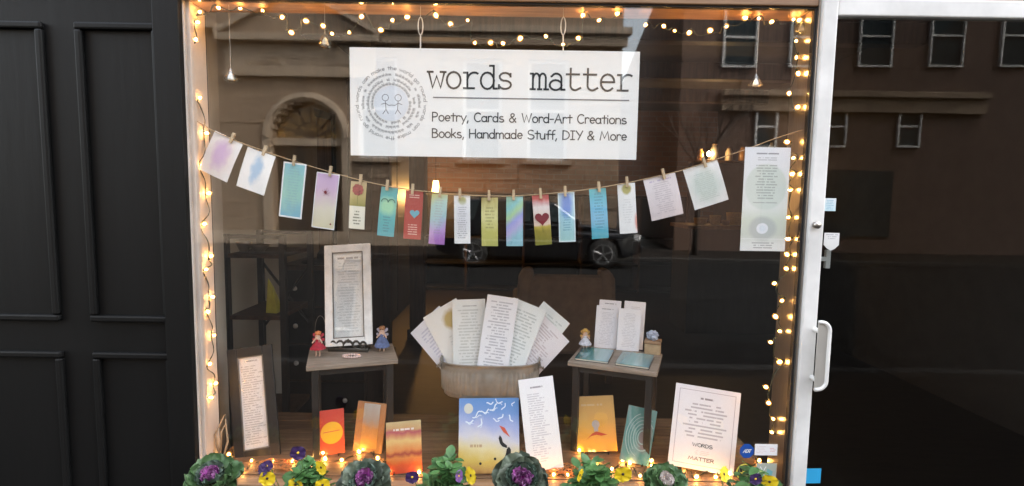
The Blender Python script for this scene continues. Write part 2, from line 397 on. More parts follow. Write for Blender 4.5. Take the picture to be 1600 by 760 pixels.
def sheet(wd, ht, t=0.0009, bend=0.0, curl=0.0, nx=3, nz=6, origin='bottom'):
    """A thin card with slight bow, front face towards -Y, foot at z = 0."""
    s = MB()
    def yy(u, v): return bend*(4*(u-.5)**2) + curl*(v-.5)**2*4*(1 if curl else 0)
    for side in (0, 1):
        for j in range(nz+1):
            for i in range(nx+1):
                u, v = i/nx, j/nz
                s.v.append(((u-.5)*wd, yy(u, v)+side*t, v*ht))
    n1 = (nx+1)*(nz+1)
    for j in range(nz):
        for i in range(nx):
            a = j*(nx+1)+i; s.f.append((a, a+1, a+nx+2, a+nx+1)); s.f.append((n1+a, n1+a+nx+1, n1+a+nx+2, n1+a+1))
    edge = [i for i in range(nx+1)] + [(nx+1)*j+nx for j in range(1, nz+1)] + [(nx+1)*nz+i for i in range(nx-1, -1, -1)] + [(nx+1)*j for j in range(nz-1, 0, -1)]
    for a, b in zip(edge, edge[1:]+edge[:1]): s.f.append((a, n1+a, n1+b, b))
    return s

# ================================================================== THE SETTING
XL, XR = -1.023, 0.921             # glass edges
ZT, ZF = 2.096, 0.560              # head of the glass, floor of the display
# --- street
K['asphalt'] = mat('asphalt', (0.02, 0.02, 0.02), 0.95, spec=0.03, var=0.25, vscale=3, bump=0.4, bscale=120)
K['concrete'] = mat('concrete_paving', (0.030, 0.026, 0.023), 0.95, spec=0.03, var=0.15, vscale=2, bump=0.3, bscale=80)
K['kerb'] = mat('granite_kerb', (0.05, 0.048, 0.046), 0.9, spec=0.05, var=0.2, vscale=12)
K['earth'] = mat('town_ground', (0.12, 0.11, 0.09), 1.0, var=0.2, vscale=0.3)
structure(MB().b2(-400, 400, -400, 400, -0.5, -0.22).build('ground', K['earth']))
structure(MB().b2(-60, 60, -11.6, -3.0, -0.21, -0.10).build('road', K['asphalt']))
def pavement(name, y0, y1, ys):
    pv = structure(MB().b2(-60, 60, y0, y1, -0.21, 0.0).build(name, K['concrete']))
    kb = MB().b2(-60, 60, min(ys), max(ys), -0.21, 0.006).build('kerb', K['kerb'], pv, bevel=0.02)
pavement('pavement', -2.85, 0.4, (-3.0, -2.85))
pavement('far_pavement', -14.6, -11.75, (-11.75, -11.6))

# --- the building across the street (seen mirrored in the glass)
K['stone'] = mat('brown_ashlar_stone', (0.285, 0.205, 0.14), 0.85, var=0.22, vscale=1.5, bump=0.3, bscale=25)
K['stone2'] = mat('pale_limestone_trim', (0.40, 0.31, 0.225), 0.8, var=0.15, vscale=2, bump=0.2, bscale=30)
K['brick'] = brickmat('brown_red_brick', (0.15, 0.085, 0.06), (0.11, 0.065, 0.045), (0.16, 0.13, 0.11))
K['white_frame'] = mat('white_window_paint', (0.62, 0.60, 0.57), 0.5)
K['dark_door'] = mat('dark_door_paint', (0.035, 0.028, 0.025), 0.4, var=0.2)
K['amber'] = mat('amber_fanlight_glass', (0.30, 0.17, 0.05), 0.2, var=0.5, vscale=4)
W = 14.0
xa = MR(972, 100, W).x             # end of the stone building, edge of the alley
xb = MR(1065, 100, W).x
xw0 = -16.0
sb = thing('stone_building', 'brown stone building with gabled fanlight doorway and white framed windows across the street', 'building', (0, -W, 0))
ac = MR(480, 215, W); ARX, ARZ, AHW = ac.x, ac.z, 1.06       # fanlight centre
wins = [(MR(722, 250, W).x, MR(783, 250, W).x), (MR(823, 250, W).x, MR(886, 250, W).x), (MR(560, 250, W).x, MR(621, 250, W).x)]
WZ0, WZ1 = MR(800, 251, W).z, MR(800, 92, W).z
# wall in strips round the openings (front face at local y = 0, wall behind it)
wl = MB()
holes = sorted([(ARX-AHW, ARX+AHW)] + wins)
def strip(x0, x1, z0, z1): wl.b2(x0, x1, -9.0, 0.0, z0, z1)
xs = xw0
for h0, h1 in holes:
    strip(xs, h0, 0, 11.0); xs = h1
strip(xs, xa, 0, 11.0)
for h0, h1 in wins:
    strip(h0, h1, 0, WZ0); strip(h0, h1, WZ1, 11.0)
# arch spandrel
N = 14
for i in range(N):
    a0, a1 = math.pi*i/N, math.pi*(i+1)/N
    x0, x1 = ARX+AHW*math.cos(a0), ARX+AHW*math.cos(a1); z0 = ARZ+AHW*min(math.sin(a0), math.sin(a1))
    wl.b2(x1, x0, -9.0, 0.0, z0, 11.0)
wl.build('wall', K['stone'], sb)
# ashlar blocks: courses with open joints on the lower storey
bk = [MB().b2(-w_/2, w_/2, -0.02, 0.028, -0.19, 0.19).mesh('stone_block', K['stone']) for w_ in (0.84, 0.70, 0.98)]
rng = random.Random(3)
for c in range(9):
    z = 0.62+0.40*c; x = xw0+0.5+0.42*(c % 2)
    while x < xa-0.5:
        k = rng.randrange(3); w_ = (0.84, 0.70, 0.98)[k]; c0, c1 = x, x+w_
        if c1 > xa-0.02: break
        bad = any(c1 > h0-0.12 and c0 < h1+0.12 and (h0 == ARX-AHW or z+0.2 > WZ0-0.16) for h0, h1 in holes) or z+0.2 > 4.25 or c0 < -11
        if not bad:
            o = link('stone_block', bk[k], sb, 0.012, ((c0+c1)/2, 0.0, z)); o.location.y = rng.uniform(-0.006, 0.006)
        x = c1+0.022
MB().b2(xw0, xa, 0.0, 0.07, 0.0, 0.40).build('plinth', K['stone2'], sb, bevel=0.01)
ent = MB(); z0 = MR(480, 122, W).z; z1 = MR(480, 58, W).z; ex0, ex1 = MR(350, 90, W).x, MR(590, 90, W).x
ent.b2(ex0, ex1, 0.0, 0.16, z0, z0+0.14); ent.b2(ex0+.06, ex1-.06, 0.0, 0.10, z0+.14, z1-.2); ent.b2(ex0-.1, ex1+.1, 0.0, 0.34, z1-.2, z1)
en = ent.build('entablature', K['stone2'], sb, bevel=0.015)
rr = random.Random(5); x = ex0+1.15; zc = MR(480, 97, W).z
while x < ex1-0.25:                     # worn carved letters, too faint to read
    wd = rr.uniform(.07, .13); lm = MB().b2(x, x+wd*0.28, .10, .118, zc-.11, zc+.11); u_ = rr.random() < .5
    lm.b2(x+wd*0.24, x+wd, .10, .119, zc+(.07 if u_ else -.11), zc+(.11 if u_ else -.07)); lm.build('carved_letter', K['stone'], en)
    x += wd+.05+(0.16 if rr.random() < .14 else 0)
pdx = (ex0+ex1)/2; hw = (ex1-ex0)/2+.1
pd = MB().prism([(pdx-hw, z1+.002), (pdx+hw, z1+.002), (pdx, z1+1.25)], 0.0, 0.16)
pdo = pd.build('pediment', K['stone'], sb)
rk = MB()
for sg in (-1, 1): rk.tube([(pdx+sg*(hw+.05), .2, z1+.04), (pdx, .2, z1+1.36)], .10, 4)
rk.build('raking_cornice', K['stone2'], pdo)
# arch surround, fanlight and door
sr = MB()
for i in range(15):
    a = math.pi*(i+.5)/15; sr.box((ARX+(AHW+.13)*math.cos(a), 0.03, ARZ+(AHW+.13)*math.sin(a)), (.25, .12, .25))
sr.tube([(ARX+(AHW+.14)*math.cos(math.pi*i/20), .05, ARZ+(AHW+.14)*math.sin(math.pi*i/20)) for i in range(21)], .13, 6)
for sg in (-1, 1): sr.b2(ARX+sg*(AHW+.005), ARX+sg*(AHW+.27), -.05, .10, 0.0, ARZ)
sr.build('arch_surround', K['stone2'], sb)
fan = MB().poly([(ARX+AHW*math.cos(math.pi*i/20), ARZ+AHW*math.sin(math.pi*i/20)) for i in range(21)], -.28)
fo = fan.build('fanlight', K['amber'], sb)
fr = MB()
for i in range(1, 8):
    a = math.pi*i/8; fr.tube([(ARX, -.26, ARZ), (ARX+AHW*math.cos(a), -.26, ARZ+AHW*math.sin(a))], .022, 4)
fr.tube([(ARX+AHW*.45*math.cos(math.pi*i/12), -.26, ARZ+AHW*.45*math.sin(math.pi*i/12)) for i in range(13)], .02, 4)
fr.build('glazing_bar', K['dark_door'], fo)
tr_ = MB().b2(ARX-AHW, ARX+AHW, -.30, -.04, ARZ-.24, ARZ-.02).build('transom', K['stone2'], sb)
for sg in (-1, 1):
    d = MB().b2(ARX+sg*.02, ARX+sg*(AHW-.01), -.36, -.30, 0.02, ARZ-.24).build('door_leaf', K['dark_door'], sb, bevel=0.01)
    MB().b2(ARX+sg*.22, ARX+sg*(AHW-.2), -.30, -.28, 1.2, ARZ-.5).build('door_pane', K['pane'], d)
for h0, h1 in wins:
    g = MB().b2(h0, h1, -.22, -.20, WZ0, WZ1).build('window', K['pane'], sb)
    f = MB()
    for x0, x1, za, zb in ((h0, h0+.10, WZ0, WZ1), (h1-.10, h1, WZ0, WZ1), (h0+.10, h1-.10, WZ0, WZ0+.1), (h0+.10, h1-.10, WZ1-.1, WZ1), (h0+.10, h1-.10, (WZ0+WZ1)/2-.04, (WZ0+WZ1)/2+.04)): f.b2(x0, x1, -.20, -.10, za, zb)
    f.build('window_frame', K['white_frame'], g); MB().b2(h0-.12, h1+.12, -.10, .12, WZ0-.12, WZ0-.002).build('sill', K['stone2'], g, bevel=.01)
cz = MR(800, 50, W).z
MB().b2(ex1+.12, xa+.22, 0.0, .30, cz-.10, cz+.10).b2(ex1+.12, xa+.12, 0.0, .17, cz-.42, cz-.10).build('cornice', K['stone2'], sb, bevel=.02)
MB().b2(xw0, ex0-.12, 0.0, .28, cz-.10, cz+.10).build('cornice', K['stone2'], sb, bevel=.02)

# --- brick building beyond the alley
va = Vector((98/800, -1, 0)).normalized()          # line of the alley wall
HB = 9.6
bb = thing('brick_building', 'brown brick building with white framed sash windows and a shop awning beside the alley', 'building', (0, -W, 0))
BX1 = 18.0
poly = [(xb, 0), (BX1, 0), (BX1+va.x*22, va.y*22), (xb+va.x*22, va.y*22)]
bw_ = MB(); bw_.v = [(x, y, 0) for x, y in poly]+[(x, y, HB) for x, y in poly]
bw_.f = [(0,1,2,3),(4,7,6,5),(0,4,5,1),(1,5,6,2),(2,6,7,3),(3,7,4,0)]
bw_.build('wall', K['brick'], bb)
def bwin(pl, pr, pt, pb):
    x0, x1, za, zb = MR(pl, pb, W).x, MR(pr, pb, W).x, MR(pl, pb, W).z, MR(pl, pt, W).z
    g = MB().b2(x0, x1, .004, .02, za, zb).build('window', K['pane'], bb)
    f = MB(); t = .06
    for a, b_, c, d in ((x0-t, x0, za-t, zb+t), (x1, x1+t, za-t, zb+t), (x0, x1, za-t, za), (x0, x1, zb, zb+t)): f.b2(a, b_, .004, .09, c, d)
    f.build('window_frame', K['white_frame'], g)
    MB().b2(x0, x1, .02, .06, (za+zb)/2-.03, (za+zb)/2+.03).build('meeting_rail', K['white_frame'], g)
for a in ((1130, 1177, 14, 103), (1234, 1281, 14, 103), (1340, 1387, 12, 103), (1450, 1497, 10, 103), (1560, 1600, 10, 103)): bwin(*a)
for a in ((1180, 1208, 168, 228), (1285, 1315, 168, 228), (1400, 1430, 168, 228)): bwin(*a)
zz = MR(1150, 148, W).z
MB().b2(xb+1.2, 14, 0, .3, zz-.08, zz+.10).b2(xb+1.2, 14, 0, .16, zz-.5, zz-.08).build('shop_fascia', K['stone'], bb, bevel=.02)
MB().b2(xb+2.6, xb+6.5, .004, .05, .5, 2.5).build('shop_window', K['pane'], bb)
MB().b2(xb, BX1, 0, .35, HB-.3, HB+.05).build('eaves_cornice', K['stone2'], bb)

# --- parked car
K['car'] = mat('dark_car_paint', (0.012, 0.013, 0.016), 0.18, coat=0.6)
K['tyre'] = mat('tyre_rubber', (0.015, 0.015, 0.015), 0.85)
K['rim'] = mat('alloy_rim', (0.55, 0.55, 0.56), 0.3, 0.8)
K['lamp_glass'] = mat('headlamp_glass', (0.70, 0.70, 0.70), 0.12, coat=0.5)
xr_, xf_ = -0.90, 2.08; YC = -10.05
car = thing('parked_car', 'dark estate car with alloy wheels parked at the far kerb', 'car', ((xr_+xf_)/2, YC-.9, -0.10))
hb = (xf_-xr_)/2
def loft(prof, half, name, m_, inset=0.0):
    b_ = MB(); n = len(prof)
    for sy, k in ((-1, 1), (1, 1)):
        for x, z, ins in prof: b_.v.append((x, sy*(half-ins), z))
    b_.f = [tuple(range(n)), tuple(n+i for i in reversed(range(n)))]+[(i, (i+1) % n, n+(i+1) % n, n+i) for i in range(n)]
    o = b_.build(name, m_, car, bevel=.05); return o
def archpts(cx): return [(cx+.40*math.cos(R(a)), .34+.40*math.sin(R(a)), 0.0) for a in range(180, -1, -20)]
low = [(-hb-.85, .38, .06), (-hb-.42, .24, 0)] + [p for p in archpts(-hb) if p[1] > .24] + [(-hb+.42, .24, 0), (hb-.42, .24, 0)] + [p for p in archpts(hb) if p[1] > .24] + [(hb+.42, .24, 0), (hb+.86, .36, .10), (hb+.90, .66, .12), (hb+.74, .88, .08), (hb-.30, 1.02, .04), (-hb-.75, 1.06, .05), (-hb-.92, .80, .08)]
body = loft(low, .92, 'body', K['car'])
roof = [(hb-.42, 1.0, .03), (hb-1.10, 1.52, .20), (-hb+.2, 1.60, .22), (-hb-.50, 1.52, .20), (-hb-.80, 1.04, .04)]
loft(roof, .92, 'cabin', K['car'])
def sidewin(pts):
    q = MB(); b0 = 0
    for y_, off in ((1, .012), ):
        for x, z, ins in pts: q.v.append((x, (.92-ins)+off, z))
    q.f = [tuple(range(len(pts)))]
    return q
for pts in ([(hb-.62, 1.08, .045), (hb-1.12, 1.46, .175), (hb-1.58, 1.50, .185), (hb-1.58, 1.08, .045)], [(hb-1.66, 1.08, .045), (hb-1.66, 1.50, .185), (-hb+.25, 1.53, .19), (-hb+.12, 1.09, .05)], [(-hb+.02, 1.09, .05), (-hb+.14, 1.53, .19), (-hb-.42, 1.46, .175), (-hb-.66, 1.10, .05)]):
    o = sidewin(pts).build('side_window', K['pane'], car); md = o.modifiers.new('solid', 'SOLIDIFY'); md.thickness = .01
for cx in (-hb, hb):
    for sy in (1, -1):
        wh = MB().lathe([(.20, -.10), (.335, -.105), (.345, -.06), (.345, .06), (.335, .105), (.20, .10)], 28, axis='Y').build('wheel', K['tyre'], car, True, 0, (cx, sy*.84, .345))
        rim = MB().lathe([(.20, .06), (.235, .108), (.215, .112), (.19, .07)], 28, axis='Y')
        for k in range(5):
            a = 2*math.pi*k/5+.3; rim.tube([(.03*math.cos(a), sy*.095, .03*math.sin(a)), (.21*math.cos(a), sy*.10, .21*math.sin(a))], .026, 5)
        rim.lathe([(.05, .08), (.045, .115)], 12, axis='Y'); rim.build('rim', K['rim'], wh)
for sy in (1, -1):
    MB().box((hb+.80, sy*.68, .72), (.18, .34, .16), 0).build('headlight', K['lamp_glass'], car, bevel=.03)
MB().b2(hb+.78, hb+.95, -.82, .82, .40, .56).build('bumper', K['car'], car, bevel=.04)
MB().b2(-hb-.4, hb-.5, .925, .94, .62, .66).build('trim_strip', K['rim'], car)
MB().box((hb-.62, .99, 1.10), (.14, .16, .11)).build('wing_mirror', K['car'], car, bevel=.03)

# --- bare street trees and overhead cables
K['bark'] = mat('tree_bark', (0.055, 0.045, 0.038), 0.95, var=0.3, vscale=10, bump=0.5, bscale=30)
def bare_tree(x, y, h, seed, label):
    t = thing('bare_tree', label, 'tree', (x, y, 0.0), 'bare street trees'); rg = random.Random(seed)
    tk = MB(); tk.tube([(0, 0, -.02), (.03, .02, h*.2), (-.02, 0, h*.42)], .1, 8, rads=[.09, .07, .06]); tk.build('trunk', K['bark'], t, True)
    lb = MB()
    def grow(p, d, L, r, lv):
        pts = [p]; 
        for k in range(4):
            d = (d + Vector((rg.uniform(-.22, .22), rg.uniform(-.22, .22), rg.uniform(-.05, .22)))).normalized(); pts.append(pts[-1]+d*(L/4))
        lb.tube(pts, r, 5, rads=[r*(1-.13*k) for k in range(5)])
        if lv:
            for k in range(4):
                q = pts[1+k % 4]; ax = Vector((rg.uniform(-1, 1), rg.uniform(-1, 1), rg.uniform(.1, .9))).normalized()
                grow(q, (d+ax*1.1).normalized(), L*.62, r*.55, lv-1)
    for k in range(5):
        a = 2*math.pi*k/5; grow(Vector((-.02, 0, h*.40)), Vector((math.cos(a)*.8, math.sin(a)*.8, 1)).normalized(), h*.30, .032, 2)
    lb.build('crown', K['bark'], t)
bare_tree(MR(1100, 60, 12.6).x, -12.6, 6.2, 9, 'bare street tree on the far pavement before the brick building')
for i, (za, zb) in enumerate(((5.2, 7.3), (5.9, 7.6), (4.7, 6.6))):
    q = MB(); A = Vector((-22, -13.2, za+2.0)); B = Vector((24, -9.0, zb+1.2))
    q.tube([A.lerp(B, k/24)-Vector((0, 0, 1.1*math.sin(math.pi*k/24))) for k in range(25)], .016, 5)
    tag(q.build('utility_cable', K['gasket']), ['middle one of three black utility cables strung above the street', 'topmost of three black utility cables strung above the street', 'lowest of three black utility cables strung above the street'][i], 'cable', 'overhead cables')

# ------------------------------------------------------------------ the shop itself
K['shopbrick'] = mat('black_painted_render', (0.0125, 0.0125, 0.0125), 0.6, var=0.25, vscale=6, bump=0.25, bscale=40)
sh = thing('shop_facade', 'shop facade with black painted panelling round a wide display window', 'shop facade', (0, 0, 0))
YW = -0.02
# masonry: left of the window, over it, under it, and past the door
wl = MB()
wl.b2(-9, -1.71, 0.16, 7.4, 0.0, 10.5); wl.b2(3.2, 9, 0.16, 7.4, 0.0, 10.5); wl.b2(-1.71, 3.2, 0.16, 7.4, 2.96, 10.5)
wl.build('wall', K['shopbrick'], sh)
MB().b2(-9, -1.045, YW+.03, .155, 0.0, 4.2).build('panelling', K['black_paint'], sh)
MB().b2(-1.045, 3.2, YW+.02, .155, ZT+.05, 4.2).build('fascia', K['black_paint'], sh)
MB().b2(1.98, 9, YW+.03, .155, 0.0, ZT+.05).build('panelling', K['black_paint'], sh)
# raised mouldings on the black panelling
for (xa_, xb_) in ((-1.36, -1.10), (-1.86, -1.46), (-2.36, -1.96), (-2.86, -2.46)):
    for (za_, zb_) in ((.30, .98), (1.08, 2.02), (2.12, 2.9)):
        f = MB(); t = .022
        for a, b_, c, d in ((xa_, xb_, za_, za_+t), (xa_, xb_, zb_-t, zb_), (xa_, xa_+t, za_+t, zb_-t), (xb_-t, xb_, za_+t, zb_-t)): f.b2(a, b_, YW+.012, YW+.0305, c, d)
        f.build('panel_moulding', K['black_paint'], sh, bevel=.006)
MB().b2(-1.045, 1.0, YW+.025, .155, 0.0, ZF-.045).build('stall_riser', K['black_paint'], sh)
# display window
MB().b2(-1.105, XL-.002, YW-.004, YW+.0205, 0.0, ZT+.05).build('architrave', K['black_paint'], sh, bevel=.003)
wf = MB()
jl = MB().b2(XL-.022, XL, YW+.021, .115, ZF-.04, ZT+.05).build('left_jamb', K['cream'], sh, bevel=.003)
jb = MB().b2(XL, XL+.012, .012, .032, ZF+.002, ZT-.002).build('glazing_bead', K['cream'], jl, bevel=.003)
MB().b2(XL, XR, YW+.003, .12, ZT, ZT+.048).build('head', K['headwood'], sh, bevel=.003)
MB().b2(XL, XR, YW-.02, .02, ZF-.042, ZF-.002).build('sill', K['headwood'], sh, bevel=.004)
MB().b2(XR, XR+.0055, -.02, .12, ZF-.04, ZT+.048).build('right_jamb', K['alu'], sh, bevel=.002)
MB().b2(XR-.006, XR-.001, -.009, .009, ZF, ZT).b2(XL+.001, XR-.007, -.009, .009, ZT-.006, ZT-.001).build('gasket', K['gasket'], sh)
MB().b2(XL+.002, XR-.007, -.003, .003, ZF, ZT-.007).build('window_glass', K['glass'], sh)

# door
dr = thing('shop_door', 'white framed glass shop door with a flat pull handle', 'door', (0, 0, 0))
DX0 = XR+.006; DX1 = 1.93
for (a, b_) in ((DX0, DX0+.046), (DX1-.046, DX1)): MB().b2(a, b_, -.032, .008, .04, ZT+.02).build('stile', K['white_metal'], dr, bevel=.004)
MB().b2(DX0+.046, DX1-.046, -.030, .006, .04, .28).build('bottom_rail', K['white_metal'], dr, bevel=.004)
MB().b2(DX0+.046, DX1-.046, -.030, .006, 2.065, ZT+.02).build('top_rail', K['white_metal'], dr, bevel=.004)
MB().b2(DX0+.046, DX1-.046, -.016, -.010, .28, 2.065).build('glass_pane', K['doorglass'], dr)
# flat D-shaped pull handle
K['handle_plate'] = mat('handle_plate_metal', (0.50, 0.48, 0.44), 0.4, 0.5, var=0.1)
ht_, hb_ = P(1290, 505, -.07).z, P(1280, 611, -.07).z; hx0, hx1 = DX0+.034, P(1295, 540, -.060).x
def dshape(x0, x1, z0, z1, r):
    return [(x0, z0)]+[(x1-r+r*math.cos(R(a)), z0+r+r*math.sin(R(a))) for a in range(-90, 1, 15)]+[(x1-r+r*math.cos(R(a)), z1-r+r*math.sin(R(a))) for a in range(0, 91, 15)]+[(x0, z1)]
hd = MB().tube([(x, -.060, z) for x, z in dshape(hx0, hx1, hb_, ht_, .028)], .006, 8).build('pull_handle', K['white_metal'], dr, True)
MB().prism(dshape(hx0, hx1-.004, hb_+.004, ht_-.004, .024), -.060, -.055).build('handle_plate', K['handle_plate'], hd)
for z in (hb_+.03, ht_-.03): MB().tube([(hx0+.006, -.058, z), (hx0+.006, -.030, z)], .008, 8).build('handle_mount', K['white_metal'], hd)
# inside latch bar seen through the pane
zb = P(1290, 405, .015).z
lt = MB().b2(DX0+.03, DX0+.10, .009, .020, zb-.007, zb+.007).b2(DX0+.084, DX0+.10, .0085, .0205, zb-.03, zb+.03).build('latch_bar', K['white_metal'], dr, bevel=.002)
MB().lathe([(.011, 0), (.011, .012), (.006, .015)], 12, axis='Y').build('lock_cylinder', K['alu'], dr, True, 0, (P(1276, 352, -.04).x, -.047, P(1276, 352, -.04).z))

# room
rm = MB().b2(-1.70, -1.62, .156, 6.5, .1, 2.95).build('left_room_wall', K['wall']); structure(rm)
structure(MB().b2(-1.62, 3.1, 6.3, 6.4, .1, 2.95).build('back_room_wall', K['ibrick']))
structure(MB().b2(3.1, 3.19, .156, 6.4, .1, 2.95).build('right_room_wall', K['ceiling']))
structure(MB().b2(-1.62, 3.1, .156, 6.3, 2.86, 2.95).build('ceiling', K['ceiling']))
structure(MB().b2(-1.62, 3.1, .156, 6.3, .06, .12).build('shop_floor', K['shopfloor']))
bmn = [MB().b2(-1.62, 3.1, -.06, .06, 0, .16).mesh('ceiling_beam', K['dark_brown'])]
for y in (1.2, 2.4, 3.6, 4.8):
    o = link('ceiling_beam', bmn[0], None, .01, (0, y, 2.70)); tag(o, 'dark wooden beam running across the shop ceiling', 'beam', 'ceiling beams')
# display platform with planks
pf = thing('display_platform', 'low wooden display platform behind the shop window', 'platform', (0, 0, 0))
PY0, PY1 = .022, .52
MB().b2(XL-.02, XR, PY0+.01, PY1-.005, .20, ZF-.02).build('box_front', K['dark_brown'], pf)
nP = 6; pw = (PY1-PY0)/nP
pm = MB().b2(XL-.01, XR-.002, 0, pw-.003, 0, .0195).mesh('plank', K['plank'])
for i in range(nP): link('plank', pm, pf, .0015, (0, PY0+i*pw, ZF-.0195))
# return wall left of the display, so that the room wall starts behind the jamb
rw = MB(); pl4 = [(-1.046, .1155), (-1.205, .50), (-1.26, .50), (-1.11, .1155)]
rw.v = [(x, y, .12) for x, y in pl4]+[(x, y, 2.86) for x, y in pl4]; rw.f = [(0,1,2,3),(4,7,6,5),(0,4,5,1),(1,5,6,2),(2,6,7,3),(3,7,4,0)]
structure(rw.build('return_wall', K['wall_pale']))
MB().b2(-1.62, -1.08, .1555, .175, .12, 2.86).build('lining', K['wall'], sh)
MB().b2(DX1+.002, 1.985, -.045, .12, .0, ZT+.05).b2(XR+.006, DX1+.002, -.015, .1, ZT+.021, ZT+.052).build('door_frame', K['alu'], sh)

# ================================================================== THINGS IN THE WINDOW
WHITE = (0.86, 0.86, 0.86)
# --- sign
mm, SW, SH = panel_px((548, 243), (994, 250), (547, 74), .035)
sg = thing('shop_sign', 'large white hanging sign lettered words matter above the bunting', 'sign', mat=mm)
K['signboard'] = printmat('signboard_paper', [(0, (0.86, 0.86, 0.85)), (1, (0.86, 0.85, 0.83))], warp=.3, rough=.55, grain=.01)
sheet(SW, SH, .004, 0.0, 0, 2, 2).build('board', K['signboard'], sg)
def sx(px): return ((px-546)/449.0-.5)*SW
def sz(px, py): return SH*(1-(py-(74+(px-546)*7/451.0))/169.5)
pxm = SW/449.0
tl_ = MB(); adv = (986-668)/(11*.6+.60)  # photo pixels per unit
sc = 24/.46
for i, c in enumerate('words matter'):
    x0 = 667.5+i*(986-667.5)/12*1.0
    for p in TYPE[c]:
        tl_.stroke([(sx(x0+a*(27.6/.62)), (sz(667, 136.6)+b*sc*pxm)) for a, b in p], 3.1*pxm, -.0008)
tl_.build('lettering', K['ink'], sg)
MB().stroke([(sx(676), sz(676, 152)), (sx(980), sz(676, 152))], 1.9*pxm, -.0008).build('ruled_line', K['ink_grey'], sg)
K['ink_soft'] = mat('soft_black_ink', (0.035, 0.035, 0.038), 0.6)
for s_, l, r_, py in (('Poetry, Cards & Word-Art Creations', 674.5, 979, 189), ('Books, Handmade Stuff, DIY & More', 674, 980, 215)):
    q = MB(); write_hand(q, s_, sx(l), sx(r_), sz(674, py), 13.6*pxm, 1.75*pxm); q.build('lettering', K['ink_soft'], sg)
cx, cz_ = sx(610), sz(610, 161.5)
K['pale_blue'] = mat('pale_blue_print', (0.72, 0.75, 0.80), 0.6)
em = MB().poly(disc(cx, cz_, 27*pxm, n=32), -.0007).build('round_emblem', K['pale_blue'], sg)
ring = MB()
write_ring(ring, 'words can make the world go round '*2, 52.5*pxm, cx, cz_, 7.2*pxm, .75*pxm, -.0008, 178)
for rr_, n_ in ((44, 52), (36, 42), (29.5, 36)):         # inner rings of print, too small to read: short strokes
    rg = random.Random(n_)
    for k in range(n_):
        if rg.random() < .18: continue
        a = 2*math.pi*k/n_; da = 2*math.pi/n_*.62
        for e in (0, .5, 1):
            th = a+da*e; h0 = (rr_-1.6)*pxm; h1 = (rr_+rg.choice((1.4, 2.6)))*pxm
            ring.stroke([(cx+h0*math.cos(th), cz_+h0*math.sin(th)), (cx+h1*math.cos(th+.01), cz_+h1*math.sin(th+.01))], .7*pxm, -.0008)
        ring.stroke([(cx+rr_*pxm*math.cos(a+da*e), cz_+rr_*pxm*math.sin(a+da*e)) for e in (0, .5, 1)], .6*pxm, -.00085)
ring.build('ring_lettering', mat('light_grey_ink', (.30, .30, .31), .7), em)
fig = MB()
for sgn, hx in ((1, 601), (-1, 621)):
    X = lambda d: sx(hx+sgn*d); Z = lambda py: sz(610, py)
    fig.stroke([(a, b) for a, b in disc(sx(hx), Z(152.5), 5*pxm, n=14)]+[disc(sx(hx), Z(152.5), 5*pxm, n=14)[0]], .8*pxm, -.0009)
    fig.stroke([(X(0), Z(157.5)), (X(1), Z(171))], .9*pxm, -.0009)
    fig.stroke([(X(1), Z(171)), (X(-4), Z(178))], .9*pxm, -.0009); fig.stroke([(X(1), Z(171)), (X(4.5), Z(177.5))], .9*pxm, -.0009)
    fig.stroke([(X(-6), Z(163)), (X(0), Z(161)), (X(5), Z(164.5)), (X(10), Z(164))], .9*pxm, -.0009)
fig.build('stick_figures', K['ink_grey'], em)
K['cord_white'] = mat('white_cord', (0.66, 0.64, 0.60), 0.7)
for px in (657, 880):
    lo, tp = P(px, 77 if px < 700 else 81, .037), P(px, 6, .037); h = MB(); tz = ZT
    mid0, mid1 = P(px, 54, .037), P(px, 28, .037)
    imw = mm.inverted()
    loop = [(mid0.lerp(mid1, .5)+Vector((.0075*math.sin(t), 0, .027*math.cos(t)))) for t in [2*math.pi*k/16 for k in range(16)]]
    h.tube([imw @ v for v in loop], .0018, 6, closed=True)
    h.tube([imw @ v for v in (lo-Vector((0, 0, .01)), mid0-Vector((0, 0, .001)))], .0022, 6); h.tube([imw @ v for v in (mid1+Vector((0, 0, .001)), Vector((mid1.x, .037, ZT+.001)))], .0008, 5)
    h.build('hanging_loop', K['cord_white'], sg)

# --- bunting line
YL = .030
tp = [(297, 186), (333, 205), (378, 224), (434, 244), (480, 258.5), (529, 273), (575, 285), (618, 293.5), (660, 299), (700, 303), (740, 306), (790, 307), (830, 305), (862, 302.5), (905, 298), (947, 292), (990, 284), (1030, 275), (1060, 268), (1092, 258), (1120, 249), (1165, 234), (1210, 217), (1249, 203)]
pts = [P(a, b, YL) for a, b in tp]; pts[0] = Vector((XL, YL, pts[0].z)); pts[-1].x = XR
q = MB(); fine = []
for a, b in zip(pts, pts[1:]):
    for k in range(4): fine.append(a.lerp(b, k/4))
fine.append(pts[-1]); q.tube(fine, .0016, 6)
tag(q.build('twine_line', K['twine'], None, True), 'brown jute twine strung across the window carrying clipped cards', 'twine')
tail = MB().tube([P(1233, 209, YL-.003), P(1228, 232, YL-.004), P(1237, 262, YL-.003)], .0012, 5)
pinm = MB()
for sgn in (-1, 1):
    pinm.v += []; pinm.box((0, sgn*.0035, .004), (.008, .0042, .034), 0, .9)
pinm.tube([(-.005, 0, .006), (.005, 0, .006)], .0026, 6)
pin_mesh = pinm.mesh('clothespin', K['pin'])
PURPLE = (.50, .38, .62)
